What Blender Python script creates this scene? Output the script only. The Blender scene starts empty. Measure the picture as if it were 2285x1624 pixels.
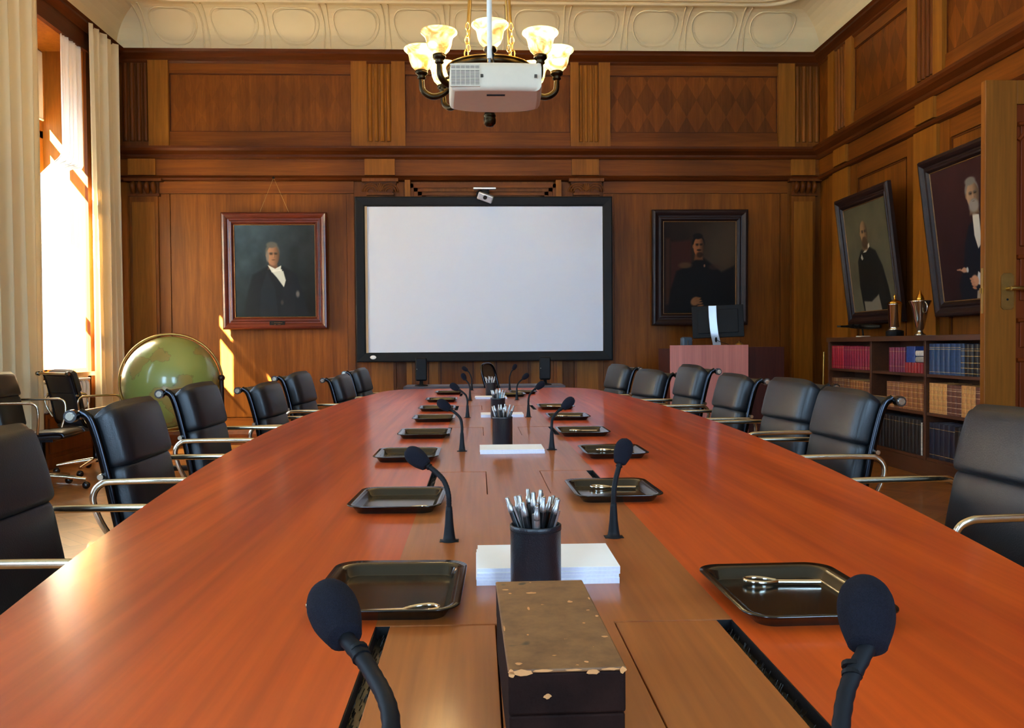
import bpy, math, random
import numpy as np
from mathutils import Vector, Matrix
R = math.radians
random.seed(11)
scene = bpy.context.scene
COL = scene.collection

def lin(c):
    return c / 12.92 if c <= 0.04045 else ((c + 0.055) / 1.055) ** 2.4
def rgb(r, g, b):
    return (lin(r / 255), lin(g / 255), lin(b / 255), 1)

# ------------------------------------------------------------------ camera
cd = bpy.data.cameras.new('camera'); cam = bpy.data.objects.new('camera', cd); COL.objects.link(cam)
right = Vector((0.99919, -0.03988, -0.00729)); up = Vector((0.00812, 0.02073, 0.99975)); fwd = Vector((0.03972, 0.99899, -0.02104))
F = 1915.0; cx, cy = 1142.5, 812.0
yv = Vector(((1066 - cx) / F, -(772 - cy) / F, 1)).normalized()
zv = Vector((1, .0075, 0)).cross(yv).normalized()
if zv.y < 0: zv = -zv
xv = yv.cross(zv)
if xv.x < 0: xv = -xv
right = Vector((xv.x, yv.x, zv.x)); up = Vector((xv.y, yv.y, zv.y)); fwd = Vector((xv.z, yv.z, zv.z))
m = Matrix((right, up, -fwd)).transposed().to_4x4(); m.translation = Vector((0, 0, 1.09))
cam.matrix_world = m
cd.sensor_width = 36; cd.lens = 36 * F / 2285; cd.clip_start = .02
scene.camera = cam

# ------------------------------------------------------------------ world, sun, window daylight, exposure
scene.view_settings.view_transform = 'Standard'; scene.view_settings.look = 'None'
scene.view_settings.gamma = 1; scene.view_settings.use_curve_mapping = False
scene.view_settings.exposure = 0.8
w = bpy.data.worlds.new('world'); scene.world = w; w.use_nodes = True
bg = w.node_tree.nodes['Background']; bg.inputs[0].default_value = (.62, .78, 1, 1); bg.inputs[1].default_value = 4.0
sd = bpy.data.lights.new('sun', 'SUN'); sun = bpy.data.objects.new('sun', sd); COL.objects.link(sun)
SUNDIR = Vector((1.0, 1.0, -1.30)).normalized()
sun.rotation_euler = SUNDIR.to_track_quat('-Z', 'Y').to_euler(); sun.location = (-9, -4, 12)
sd.energy = 320; sd.color = (1, .86, .62); sd.angle = R(.6)
WINS = [(7.55, 8.98), (4.5, 5.75), (1.1, 2.5)]          # window openings along the left wall
WINE = [40, 90, 130]
for (a, b), e in zip(WINS, WINE):
    ld = bpy.data.lights.new('window_daylight', 'AREA'); lo = bpy.data.objects.new('window_daylight', ld); COL.objects.link(lo)
    ld.shape = 'RECTANGLE'; ld.size = b - a; ld.size_y = 3.1; ld.energy = e; ld.color = (.46, .70, 1)
    lo.location = (-4.75, (a + b) / 2, 2.5); lo.rotation_euler = (R(90), 0, R(-90))
RWINS = [(-3.0, -1.4), (1.4, 3.0)]                      # windows in the wall behind the camera
for a, b in RWINS:
    ld = bpy.data.lights.new('rear_window_daylight', 'AREA'); lo = bpy.data.objects.new('rear_window_daylight', ld); COL.objects.link(lo)
    ld.shape = 'RECTANGLE'; ld.size = b - a; ld.size_y = 3.1; ld.energy = 235; ld.color = (.42, .67, 1)
    lo.location = ((a + b) / 2, -3.6, 2.5); lo.rotation_euler = (R(90), 0, 0)

# ------------------------------------------------------------------ mesh helpers
class MB:
    def __init__(s): s.v = []; s.f = []; s.m = []; s.sm = []
    def add(s, vs, fs, mi=0, smooth=False, T=None):
        o = len(s.v)
        for p in vs:
            s.v.append(tuple(T @ Vector(p)) if T is not None else tuple(p))
        for f in fs:
            s.f.append([i + o for i in f]); s.m.append(mi); s.sm.append(smooth)
        return s
    def box(s, x0, x1, y0, y1, z0, z1, mi=0, T=None):
        v = [(x0, y0, z0), (x1, y0, z0), (x1, y1, z0), (x0, y1, z0), (x0, y0, z1), (x1, y0, z1), (x1, y1, z1), (x0, y1, z1)]
        f = [(0, 3, 2, 1), (4, 5, 6, 7), (0, 1, 5, 4), (1, 2, 6, 5), (2, 3, 7, 6), (3, 0, 4, 7)]
        return s.add(v, f, mi, False, T)
    def prism(s, pts, z0, z1, mi=0, T=None, smooth=False):
        n = len(pts)
        v = [(p[0], p[1], z0) for p in pts] + [(p[0], p[1], z1) for p in pts]
        s.add(v, [tuple(range(n))[::-1], tuple(range(n, 2 * n))], mi, False, T)
        return s.add(v, [(i, (i + 1) % n, n + (i + 1) % n, n + i) for i in range(n)], mi, smooth, T)
    def lathe(s, prof, seg=24, mi=0, T=None, smooth=True):
        v = []; f = []
        for (r, z) in prof:
            for i in range(seg):
                a = 2 * math.pi * i / seg; v.append((r * math.cos(a), r * math.sin(a), z))
        for j in range(len(prof) - 1):
            for i in range(seg):
                k = (i + 1) % seg
                f.append((j * seg + i, j * seg + k, (j + 1) * seg + k, (j + 1) * seg + i))
        if prof[0][0] > 1e-5: f.append(tuple(range(seg))[::-1])
        if prof[-1][0] > 1e-5: f.append(tuple(range((len(prof) - 1) * seg, len(prof) * seg)))
        return s.add(v, f, mi, smooth, T)
    def tube(s, pts, r, seg=8, mi=0, T=None, flat=1.0, upv=(0, 0, 1), closed=False, caps=True):
        pts = [Vector(p) for p in pts]; n = len(pts); v = []; f = []
        rs = r if isinstance(r, (list, tuple)) else [r] * n
        prev = None
        for i, p in enumerate(pts):
            if closed: t = pts[(i + 1) % n] - pts[i - 1]
            else: t = pts[min(i + 1, n - 1)] - pts[max(i - 1, 0)]
            t.normalize()
            if prev is None:
                u = Vector(upv); a = t.cross(u)
                if a.length < 1e-3: a = t.cross(Vector((1, 0, 0)))
                if a.length < 1e-3: a = t.cross(Vector((0, 1, 0)))
                a.normalize()
            else:
                a = prev - t * prev.dot(t); a.normalize()
            prev = a; b = a.cross(t)
            for k in range(seg):
                an = 2 * math.pi * k / seg
                v.append(p + a * math.cos(an) * rs[i] + b * math.sin(an) * rs[i] * flat)
        m_ = n if closed else n - 1
        for i in range(m_):
            j = (i + 1) % n
            for k in range(seg):
                l = (k + 1) % seg
                f.append((i * seg + k, i * seg + l, j * seg + l, j * seg + k))
        s.add(v, f, mi, True, T)
        if caps and not closed:
            s.add(v[:seg], [tuple(range(seg))[::-1]], mi, False, T); s.add(v[-seg:], [tuple(range(seg))], mi, False, T)
        return s
    def cyl(s, p0, p1, r, seg=16, mi=0, T=None):
        return s.tube([p0, p1], r, seg, mi, T)
    def ball(s, c, r, mi=0, seg=16, T=None, sc=(1, 1, 1)):
        prof = [(max(r * math.sin(math.pi * i / (seg // 2)), 0), -r * math.cos(math.pi * i / (seg // 2))) for i in range(seg // 2 + 1)]
        M_ = Matrix.Translation(c) @ Matrix.Diagonal((*sc, 1))
        if T is not None: M_ = T @ M_
        return s.lathe(prof, seg, mi, M_)
    def build(s, name, mats, parent=None, loc=None, bevel=0, seg=2, subsurf=0, weld=True):
        me = bpy.data.meshes.new(name); me.from_pydata(s.v, [], s.f)
        if not isinstance(mats, (list, tuple)): mats = [mats]
        for m_ in mats: me.materials.append(m_)
        me.polygons.foreach_set('material_index', s.m); me.polygons.foreach_set('use_smooth', s.sm)
        me.update()
        o = bpy.data.objects.new(name, me); COL.objects.link(o)
        if parent: o.parent = parent
        if loc: o.location = loc
        if bevel:
            b = o.modifiers.new('bevel', 'BEVEL'); b.width = bevel; b.segments = seg; b.limit_method = 'ANGLE'; b.angle_limit = R(40)
        if subsurf:
            q = o.modifiers.new('sub', 'SUBSURF'); q.levels = subsurf; q.render_levels = subsurf
        return o

def empty(name, loc=(0, 0, 0), rz=0):
    o = bpy.data.objects.new(name, None); COL.objects.link(o); o.location = loc; o.rotation_euler = (0, 0, rz); o.empty_display_size = .1
    return o
def tag(o, label=None, cat=None, group=None, kind=None):
    if label: o['label'] = label
    if cat: o['category'] = cat
    if group: o['group'] = group
    if kind: o['kind'] = kind
    return o
def struct(o): o['kind'] = 'structure'; return o
def copy_tree(o, parent=None):
    c = o.copy(); COL.objects.link(c); c.parent = parent
    for ch in list(o.children): copy_tree(ch, c)
    return c
def bez(pts, n=8):
    """Catmull-Rom through pts"""
    P = [Vector(p) for p in pts]; P = [P[0] * 2 - P[1]] + P + [P[-1] * 2 - P[-2]]; out = []
    for i in range(1, len(P) - 2):
        for k in range(n):
            t = k / n
            out.append(.5 * ((2 * P[i]) + (P[i + 1] - P[i - 1]) * t + (2 * P[i - 1] - 5 * P[i] + 4 * P[i + 1] - P[i + 2]) * t * t + (3 * P[i] - P[i - 1] - 3 * P[i + 1] + P[i + 2]) * t ** 3))
    out.append(P[-2]); return out

# ------------------------------------------------------------------ materials
def mat(name):
    m_ = bpy.data.materials.new(name); m_.use_nodes = True
    return m_, m_.node_tree, m_.node_tree.nodes['Principled BSDF']
def plain(name, c, rough=.5, metal=0, spec=.5, coat=0, noise=0, nscale=20, bump=0, bscale=200, emit=None, estr=0):
    m_, nt, p = mat(name)
    p.inputs['Base Color'].default_value = c; p.inputs['Roughness'].default_value = rough; p.inputs['Metallic'].default_value = metal
    p.inputs['Specular IOR Level'].default_value = spec; p.inputs['Coat Weight'].default_value = coat
    tc = nt.nodes.new('ShaderNodeTexCoord')
    if noise:
        n = nt.nodes.new('ShaderNodeTexNoise'); n.inputs['Scale'].default_value = nscale; n.inputs['Detail'].default_value = 5
        nt.links.new(tc.outputs['Object'], n.inputs['Vector'])
        r = nt.nodes.new('ShaderNodeValToRGB'); r.color_ramp.elements[0].position = .3; r.color_ramp.elements[1].position = .7
        r.color_ramp.elements[0].color = tuple(x * (1 - noise) for x in c[:3]) + (1,)
        r.color_ramp.elements[1].color = tuple(min(x * (1 + noise), 1) for x in c[:3]) + (1,)
        nt.links.new(n.outputs['Fac'], r.inputs[0]); nt.links.new(r.outputs[0], p.inputs['Base Color'])
    if bump:
        n = nt.nodes.new('ShaderNodeTexNoise'); n.inputs['Scale'].default_value = bscale; n.inputs['Detail'].default_value = 3
        nt.links.new(tc.outputs['Object'], n.inputs['Vector'])
        b = nt.nodes.new('ShaderNodeBump'); b.inputs['Strength'].default_value = bump; b.inputs['Distance'].default_value = .002
        nt.links.new(n.outputs['Fac'], b.inputs['Height']); nt.links.new(b.outputs[0], p.inputs['Normal'])
    if emit:
        p.inputs['Emission Color'].default_value = emit; p.inputs['Emission Strength'].default_value = estr
    return m_
WG = .61
def wood(name, c1, c2, axis='z', s=9, stretch=.05, rough=.35, coat=.3, croug=.2, rot=0, spec=.5, diamonds=None, contrast=1.0, big=.25, gain=1.0):
    """grain noise stretched along one axis; object space"""
    if gain != 1: c1, c2 = [(c[0] * gain, c[1] * gain * .84, c[2] * gain * .30, 1) for c in (c1, c2)]; spec = .15; coat = .02; rough = .48
    m_, nt, p = mat(name); N = nt.nodes.new; L = nt.links.new
    tc = N('ShaderNodeTexCoord'); mp = N('ShaderNodeMapping')
    sc = {'x': (s * stretch, s, s), 'y': (s, s * stretch, s), 'z': (s, s, s * stretch)}[axis]
    if rot:
        mr = N('ShaderNodeMapping'); mr.inputs['Rotation'].default_value = (0, 0, rot); L(tc.outputs['Object'], mr.inputs[0]); L(mr.outputs[0], mp.inputs[0])
    else: L(tc.outputs['Object'], mp.inputs[0])
    mp.inputs['Scale'].default_value = sc
    n = N('ShaderNodeTexNoise'); n.inputs['Scale'].default_value = 1; n.inputs['Detail'].default_value = 8; n.inputs['Roughness'].default_value = .6; n.inputs['Distortion'].default_value = .8
    L(mp.outputs[0], n.inputs['Vector'])
    r = N('ShaderNodeValToRGB'); e = r.color_ramp.elements; e[0].position = .5 - .2 / contrast; e[1].position = .5 + .2 / contrast; e[0].color = c1; e[1].color = c2
    L(n.outputs['Fac'], r.inputs[0])
    n2 = N('ShaderNodeTexNoise'); n2.inputs['Scale'].default_value = 7; n2.inputs['Detail'].default_value = 4; L(mp.outputs[0], n2.inputs['Vector'])
    n3 = N('ShaderNodeTexNoise'); n3.inputs['Scale'].default_value = .9; n3.inputs['Detail'].default_value = 1; L(tc.outputs['Object'], n3.inputs['Vector'])
    mr2 = N('ShaderNodeMapRange'); mr2.inputs[1].default_value = .3; mr2.inputs[2].default_value = .7; mr2.inputs[3].default_value = .86; mr2.inputs[4].default_value = 1.1
    L(n2.outputs['Fac'], mr2.inputs[0])
    mr3 = N('ShaderNodeMapRange'); mr3.inputs[1].default_value = .3; mr3.inputs[2].default_value = .7; mr3.inputs[3].default_value = 1 - big; mr3.inputs[4].default_value = 1 + big
    L(n3.outputs['Fac'], mr3.inputs[0])
    mu = N('ShaderNodeMath'); mu.operation = 'MULTIPLY'; L(mr2.outputs[0], mu.inputs[0]); L(mr3.outputs[0], mu.inputs[1])
    last = mu.outputs[0]
    if diamonds:
        dw, dh, lo = diamonds
        sp = N('ShaderNodeSeparateXYZ'); L(tc.outputs['Object'], sp.inputs[0])
        def M2(op, a, b=None):
            q = N('ShaderNodeMath'); q.operation = op
            for i, x in enumerate((a, b)):
                if x is None: continue
                if isinstance(x, (int, float)): q.inputs[i].default_value = x
                else: L(x, q.inputs[i])
            return q.outputs[0]
        uu = M2('DIVIDE', M2('ADD', sp.outputs[0], sp.outputs[1]), dw); vv = M2('DIVIDE', M2('SUBTRACT', sp.outputs[2], 3.50), dh)
        a = M2('FLOOR', M2('ADD', uu, vv)); b = M2('FLOOR', M2('SUBTRACT', uu, vv))
        par = M2('MODULO', M2('ADD', M2('ADD', a, b), 400), 2)
        k = M2('ADD', M2('MULTIPLY', par, 1 - lo), lo)
        last = M2('MULTIPLY', last, k)
    mx = N('ShaderNodeVectorMath'); mx.operation = 'SCALE'; L(r.outputs[0], mx.inputs[0]); L(last, mx.inputs['Scale'])
    L(mx.outputs[0], p.inputs['Base Color'])
    p.inputs['Roughness'].default_value = rough; p.inputs['Coat Weight'].default_value = coat; p.inputs['Coat Roughness'].default_value = croug
    p.inputs['Specular IOR Level'].default_value = spec
    b = N('ShaderNodeBump'); b.inputs['Strength'].default_value = .08; b.inputs['Distance'].default_value = .001
    L(n.outputs['Fac'], b.inputs['Height']); L(b.outputs[0], p.inputs['Normal'])
    return m_

W_PANEL = wood('panel_veneer', rgb(118, 68, 30), rgb(158, 98, 48), 'z', 10, .06, .42, .25, gain=WG)
W_PANELH = wood('rail_veneer', rgb(116, 64, 30), rgb(150, 90, 44), 'x', 10, .05, .42, .25, gain=WG)
W_LIGHT = wood('light_oak_strip', rgb(150, 96, 46), rgb(180, 122, 64), 'z', 14, .05, .45, .2, big=.1, gain=WG)
W_DARK = wood('dark_cornice_wood', rgb(84, 42, 22), rgb(112, 58, 30), 'x', 9, .05, .4, .3, gain=WG)
W_DARKZ = wood('dark_fluted_wood', rgb(96, 52, 28), rgb(126, 72, 38), 'z', 9, .05, .4, .3, gain=WG)
W_DIAM = wood('diamond_marquetry', rgb(120, 66, 30), rgb(150, 88, 42), 'z', 12, .08, .42, .2, diamonds=(.228, .385, .70), gain=WG)
W_DIAMS = wood('faint_diamond_marquetry', rgb(120, 68, 30), rgb(150, 90, 44), 'z', 12, .08, .42, .2, diamonds=(.228, .385, .88), gain=WG)
W_SHELF = wood('bookcase_walnut', rgb(70, 40, 24), rgb(92, 54, 32), 'y', 8, .05, .45, .15)
W_DOOR = wood('door_oak', rgb(150, 92, 44), rgb(176, 112, 56), 'z', 12, .05, .45, .2, big=.1, gain=WG)
W_MAHOG = wood('carved_mahogany', rgb(92, 38, 16), rgb(120, 52, 22), 'z', 10, .06, .4, .2, gain=.9)
W_TABLE = wood('table_cherry_veneer', rgb(160, 50, 9), rgb(212, 84, 16), 'y', 9, .03, .5, .52, .15, big=.12, contrast=1.1, spec=.3)
W_TABC = wood('table_centre_walnut', rgb(140, 68, 22), rgb(176, 98, 36), 'y', 15, .03, .5, .45, .15, big=.06, contrast=.8)
W_LECT = wood('lectern_pearwood', rgb(178, 98, 84), rgb(206, 122, 104), 'z', 9, .03, .4, .2)
W_LECTD = wood('lectern_side', rgb(54, 18, 10), rgb(70, 26, 14), 'z', 9, .05, .6, .0, spec=.2)
W_RFRAME = wood('red_mahogany_frame', rgb(66, 22, 12), rgb(92, 34, 18), 'x', 9, .1, .35, .2, .12, spec=.35)
W_BFRAME = wood('black_brown_frame', rgb(28, 16, 14), rgb(42, 24, 20), 'x', 9, .1, .45, .05, .2, spec=.25)
W_CAB = wood('low_cabinet_wenge', rgb(48, 22, 20), rgb(66, 32, 28), 'x', 9, .05, .4, .2)
PLASTER = plain('cream_plaster', rgb(222, 206, 168), .8, noise=.04, nscale=3)
CEILM = plain('ceiling_plaster', rgb(222, 200, 154), .85, noise=.03, nscale=2)
BLACK = plain('black_plastic', rgb(14, 14, 16), .6, spec=.2, bump=.15, bscale=400)
FOAM = plain('microphone_foam', rgb(22, 22, 32), .95, spec=.2, noise=.25, nscale=900, bump=.8, bscale=1400)
STEMM = plain('gooseneck_rubber', rgb(16, 17, 21), .6, spec=.22)
LEATHER = plain('black_leather', rgb(22, 25, 30), .42, spec=.6, noise=.12, nscale=6, bump=.25, bscale=260)
LEATH2 = plain('black_leather_cup', rgb(22, 24, 30), .35, spec=.5, bump=.3, bscale=500)
CHROME = plain('polished_aluminium', rgb(226, 214, 190), .22, 1, noise=.05, nscale=30)
DCHROME = plain('dark_chrome', rgb(46, 47, 52), .22, 1, noise=.05, nscale=30)
SILVER = plain('silver', rgb(226, 220, 205), .14, 1, noise=.04, nscale=25)
SATIN = plain('satin_silver_plastic', rgb(190, 196, 204), .35, .6, noise=.02)
GOLD = plain('gilt', rgb(214, 160, 66), .25, 1, noise=.08, nscale=40)
CAPM = plain('cap_metal', rgb(112, 112, 112), .2, 1)
BRONZE = plain('dark_bronze', rgb(58, 46, 30), .35, 1, noise=.3, nscale=18)
OLDGILT = plain('old_gilt', rgb(120, 84, 44), .5, .3, noise=.2, nscale=30)
BRASS = plain('brass', rgb(176, 140, 76), .3, 1, noise=.12, nscale=20)
TRAYM = plain('black_lacquer', rgb(18, 16, 13), .17, spec=.6, coat=.15, noise=.1, nscale=30)
PAPER = plain('white_paper', rgb(250, 249, 244), .7, noise=.01)
PAPERE = plain('paper_edges', rgb(214, 210, 222), .8, noise=.05, nscale=200)
WHITEP = plain('projector_white', rgb(222, 206, 178), .5, noise=.02)
SCREENM = plain('whiteboard_surface', rgb(216, 224, 238), .5, noise=.01, nscale=1)
FRAMEB = plain('screen_frame_black', rgb(17, 18, 21), .55, spec=.2, noise=.1, nscale=8)
SUNPANEL = plain('sun_panel_cream', rgb(232, 218, 182), .9, noise=.04, nscale=6)
STUDIO = plain('sun_block_render', rgb(190, 180, 160), .9, noise=.1)
RADM = plain('radiator_enamel', rgb(226, 224, 214), .4, noise=.02)
GREYM = plain('grey_metal', rgb(120, 122, 126), .4, .8)

def tl_mat(name, c, trans=.4, clear=.2):
    m_, nt, p = mat(name); N = nt.nodes.new; L = nt.links.new
    out = nt.nodes['Material Output']; p.inputs['Base Color'].default_value = c; p.inputs['Roughness'].default_value = .9
    tr = N('ShaderNodeBsdfTranslucent'); tr.inputs[0].default_value = c
    tp = N('ShaderNodeBsdfTransparent'); a = N('ShaderNodeMixShader'); b = N('ShaderNodeMixShader')
    a.inputs[0].default_value = trans; b.inputs[0].default_value = clear
    n = N('ShaderNodeTexNoise'); n.inputs['Scale'].default_value = 30
    tc = N('ShaderNodeTexCoord'); L(tc.outputs['Object'], n.inputs[0])
    bu = N('ShaderNodeBump'); bu.inputs['Strength'].default_value = .05; L(n.outputs['Fac'], bu.inputs['Height']); L(bu.outputs[0], p.inputs['Normal'])
    L(p.outputs[0], a.inputs[1]); L(tr.outputs[0], a.inputs[2]); L(a.outputs[0], b.inputs[1]); L(tp.outputs[0], b.inputs[2]); L(b.outputs[0], out.inputs[0])
    return m_
SHEER = tl_mat('sheer_curtain', rgb(246, 246, 240), .55, .12)
CURT = tl_mat('cream_curtain_lined', rgb(226, 208, 168), .16, .0)
def glass_mat():
    m_, nt, p = mat('window_glass'); N = nt.nodes.new; L = nt.links.new; out = nt.nodes['Material Output']
    tp = N('ShaderNodeBsdfTransparent'); tp.inputs[0].default_value = (.96, .98, .97, 1); gl = N('ShaderNodeBsdfGlossy'); gl.inputs['Roughness'].default_value = .02
    mx = N('ShaderNodeMixShader'); mx.inputs[0].default_value = .07
    L(tp.outputs[0], mx.inputs[1]); L(gl.outputs[0], mx.inputs[2]); L(mx.outputs[0], out.inputs[0])
    return m_
GLASS = glass_mat()
def floor_mat():
    m_, nt, p = mat('parquet_floor'); N = nt.nodes.new; L = nt.links.new
    tc = N('ShaderNodeTexCoord'); mp = N('ShaderNodeMapping'); mp.inputs['Rotation'].default_value = (0, 0, R(45)); L(tc.outputs['Object'], mp.inputs[0])
    # basket of alternating plank directions
    ck = N('ShaderNodeTexChecker'); ck.inputs['Scale'].default_value = 2.4; L(mp.outputs[0], ck.inputs[0])
    ck.inputs['Color1'].default_value = (0, 0, 0, 1); ck.inputs['Color2'].default_value = (1, 1, 1, 1)
    cols = []
    for rz in (0, 90):
        m2 = N('ShaderNodeMapping'); m2.inputs['Rotation'].default_value = (0, 0, R(rz)); L(mp.outputs[0], m2.inputs[0])
        br = N('ShaderNodeTexBrick'); br.inputs['Scale'].default_value = 1; br.inputs['Brick Width'].default_value = .4167; br.inputs['Row Height'].default_value = .0694; br.offset = 0
        br.inputs['Mortar Size'].default_value = .0012; br.inputs['Color1'].default_value = rgb(140, 88, 38); br.inputs['Color2'].default_value = rgb(168, 110, 52); br.inputs['Mortar'].default_value = rgb(70, 42, 20)
        L(m2.outputs[0], br.inputs[0]); cols.append(br.outputs[0])
    mx = N('ShaderNodeMix'); mx.data_type = 'RGBA'; L(ck.outputs['Color'], mx.inputs[0]); L(cols[0], mx.inputs[6]); L(cols[1], mx.inputs[7])
    L(mx.outputs[2], p.inputs['Base Color']); p.inputs['Roughness'].default_value = .32; p.inputs['Coat Weight'].default_value = .3
    return m_
FLOORM = floor_mat()

# ------------------------------------------------------------------ room shell
XL, XR, YB, YF, ZC = -4.0, 3.97, 9.8, -3.2, 4.46
CEZ = 4.80
struct(MB().box(XL - .5, XR + 2.2, YF - .3, YB + .3, -.12, 0).build('floor', FLOORM))
# walls as solid shells
struct(MB().box(XL - .5, XR + .3, YB, YB + .25, 0, 5.1).build('wall_back', W_PANEL))
wfm = MB(); xs = [XL - .5] + [q for w_ in RWINS for q in w_] + [XR + .3]
for i in range(0, len(xs), 2): wfm.box(xs[i], xs[i + 1], YF - .25, YF, 0, 5.1)
for a, b in RWINS: wfm.box(a, b, YF - .25, YF, 0, .86).box(a, b, YF - .25, YF, 4.12, 5.1)
struct(wfm.build('wall_front', W_PANEL))
for i, (a, b) in enumerate(RWINS):
    wf = MB()
    for (p, q, r_, s_) in ((a, a + .07, .86, 4.12), (b - .07, b, .86, 4.12), (a, b, .86, .95), (a, b, 4.04, 4.12), (a, b, 3.04, 3.16), ((a + b) / 2 - .04, (a + b) / 2 + .04, .86, 3.1)):
        wf.box(p, q, YF - .22, YF - .16, r_, s_)
    o = struct(wf.build('window_%d' % (i + 4), W_LIGHT, bevel=.004))
    MB().box(a + .03, b - .03, YF - .195, YF - .19, .89, 4.09).build('pane', GLASS, o)
DO = (3.45, 4.64)                                     # doorway in the right wall
wr = MB().box(XR, XR + .3, DO[1], YB, 0, 5.1).box(XR, XR + .3, YF, DO[0], 0, 5.1).box(XR, XR + .3, DO[0], DO[1], 2.62, 5.1)
wr.box(XR + 1.9, XR + 2.1, 2.6, 5.5, 0, 3).box(XR + .3, XR + 1.9, 5.4, 5.5, 0, 3).box(XR + .3, XR + 1.9, 2.6, 2.7, 0, 3).box(XR + .3, XR + 2.1, 2.6, 5.5, 3, 3.1)
struct(wr.build('wall_right', W_PANEL))
wl = MB(); ZW0, ZW1 = .86, 4.12
ys = [YF] + [q for a, b in sorted(WINS) for q in (a, b)] + [YB]
for i in range(0, len(ys), 2): wl.box(XL - .5, XL, ys[i], ys[i + 1], 0, 5.1)
for a, b in WINS: wl.box(XL - .5, XL, a, b, 0, ZW0).box(XL - .5, XL, a, b, ZW1, 5.1)
struct(wl.build('wall_left', W_LIGHT))
# ceiling: flat field, quarter-round cove, stucco frames and medallions
ce = MB().box(XL - .5, XR + .3, YF - .3, YB + .3, CEZ, CEZ + .15)
def cove(mb, r=.41):
    xs0, xs1, y0, y1 = XL, XR, YF, YB; n = 10; ringv = []
    for k in range(n + 1):
        a = math.pi / 2 * k / n; d = r - r * math.cos(a); z = CEZ - r + r * math.sin(a)
        ringv += [(xs0 + d, y0 + d, z), (xs1 - d, y0 + d, z), (xs1 - d, y1 - d, z), (xs0 + d, y1 - d, z)]
    f = [(4 * k + i, 4 * k + (i + 1) % 4, 4 * k + 4 + (i + 1) % 4, 4 * k + 4 + i) for k in range(n) for i in range(4)]
    mb.add(ringv, f, 0, False)
cove(ce)
for off, rr, hh in ((.47, .03, 0), (.56, .018, 0), (.78, .045, 0), (.86, .02, 0)):
    pts = []; x0, x1, y0, y1 = XL + off, XR - off, YF + off, YB - off; cr = .34
    for (qx, qy, a0) in ((x1 - cr, y1 - cr, 0), (x0 + cr, y1 - cr, 90), (x0 + cr, y0 + cr, 180), (x1 - cr, y0 + cr, 270)):
        for k in range(9): a = R(a0 + k * 90 / 8); pts.append((qx + cr * math.cos(a), qy + cr * math.sin(a), CEZ - .002))
    ce.tube(pts, rr, 8, closed=True)
struct(ce.build('ceiling', CEILM))
def on_cove(s, t, r=.41, lift=0):
    """point of the back cove: s along X, t 0..1 up the quarter round"""
    a = math.pi / 2 * t; rr_ = r - lift
    return (s, YB - r + rr_ * math.cos(a), CEZ - r + rr_ * math.sin(a))
md = MB()
for i in range(-6, 7):
    c0 = .02 + i * .668
    if not (XL + .45 < c0 < XR - .4): continue
    prof = []
    for k in range(28):
        a = 2 * math.pi * k / 28
        wdt = .235 * math.copysign(abs(math.cos(a)) ** .72, math.cos(a)) * (1.06 + .1 * math.sin(a)); hh = .5 + .36 * math.sin(a) - (.05 * math.exp(-(math.cos(a) / .25) ** 2) if math.sin(a) > 0 else 0)
        prof.append(on_cove(c0 + wdt, hh, lift=.004))
    md.tube(prof, .009, 6, closed=True)
    inner = [on_cove(c0 + (Vector(q).x - c0) * .86, .5 + (k_ - .5) * 1, lift=.012) for q, k_ in zip(prof, [.5 + .3 * math.sin(2 * math.pi * k / 28) for k in range(28)])]
    cen = on_cove(c0, .5, lift=.02)
    md.add([cen] + inner, [(0, 1 + (k + 1) % 28, 1 + k) for k in range(28)], 0, True)
    for sg in (-.334,):
        for dx in (-.022, .022):
            md.tube([on_cove(c0 + sg + dx * (1 + 1.6 * abs(t - .5)), t, lift=.004) for t in [.04 + .92 * q / 8 for q in range(9)]], .009, 6)
struct(md.build('trim_1', CEILM))

# --- panelling, built in wall-local coords: u along the wall, n outward from it, z up
def wall_T(side):
    if side == 'back': return Matrix(((1, 0, 0, 0), (0, -1, 0, YB), (0, 0, 1, 0), (0, 0, 0, 1)))
    if side == 'right': return Matrix(((0, -1, 0, XR), (1, 0, 0, 0), (0, 0, 1, 0), (0, 0, 0, 1)))
    return Matrix(((0, 1, 0, XL), (1, 0, 0, 0), (0, 0, 1, 0), (0, 0, 0, 1)))
PM = [W_PANEL, W_PANELH, W_LIGHT, W_DARK, W_DARKZ, W_DIAM, W_DIAMS]
PMR = PM[:]
W_DARKY = wood('dark_cornice_wood_side', rgb(84, 42, 22), rgb(112, 58, 30), 'y', 9, .05, .4, .3, gain=WG)
W_PANELY = wood('rail_veneer_side', rgb(116, 64, 30), rgb(150, 90, 44), 'y', 10, .05, .42, .25, gain=WG)
PMR[1] = W_PANELY; PMR[3] = W_DARKY
def mold(mb, T, u0, u1, prof, mi=3):
    """extruded moulding: prof = [(n, z)] closed to the wall"""
    pts = [(0, prof[0][1])] + list(prof) + [(0, prof[-1][1])]; n = len(pts)
    v = [(u0, a, z) for a, z in pts] + [(u1, a, z) for a, z in pts]
    f = [(i, i + 1, n + i + 1, n + i) for i in range(n - 1)] + [tuple(range(n))[::-1], tuple(range(n, 2 * n))]
    mb.add(v, f, mi, False, T)
def pilaster(mb, T, a, b, inner0, inner1, z0=3.33, z1=4.29, fm=4):
    """fluted frieze block: light flat strips outside, dark recessed flutes inside"""
    if inner0 > a: mb.box(a, inner0, 0, .06, z0, z1, 2, T)
    if inner1 < b: mb.box(inner1, b, 0, .06, z0, z1, 2, T)
    mb.box(inner0, inner1, 0, .035, z0, z1, fm, T)
    n = 4; wd = (inner1 - inner0) / n
    for i in range(n):
        u = inner0 + wd * (i + .5)
        mb.tube([(u, .034, z0 + .07), (u, .034, z1 - .03)], wd * .36, 8, fm, T)
    mb.box(inner0, inner1, 0, .065, z0, z0 + .05, fm, T)
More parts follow.
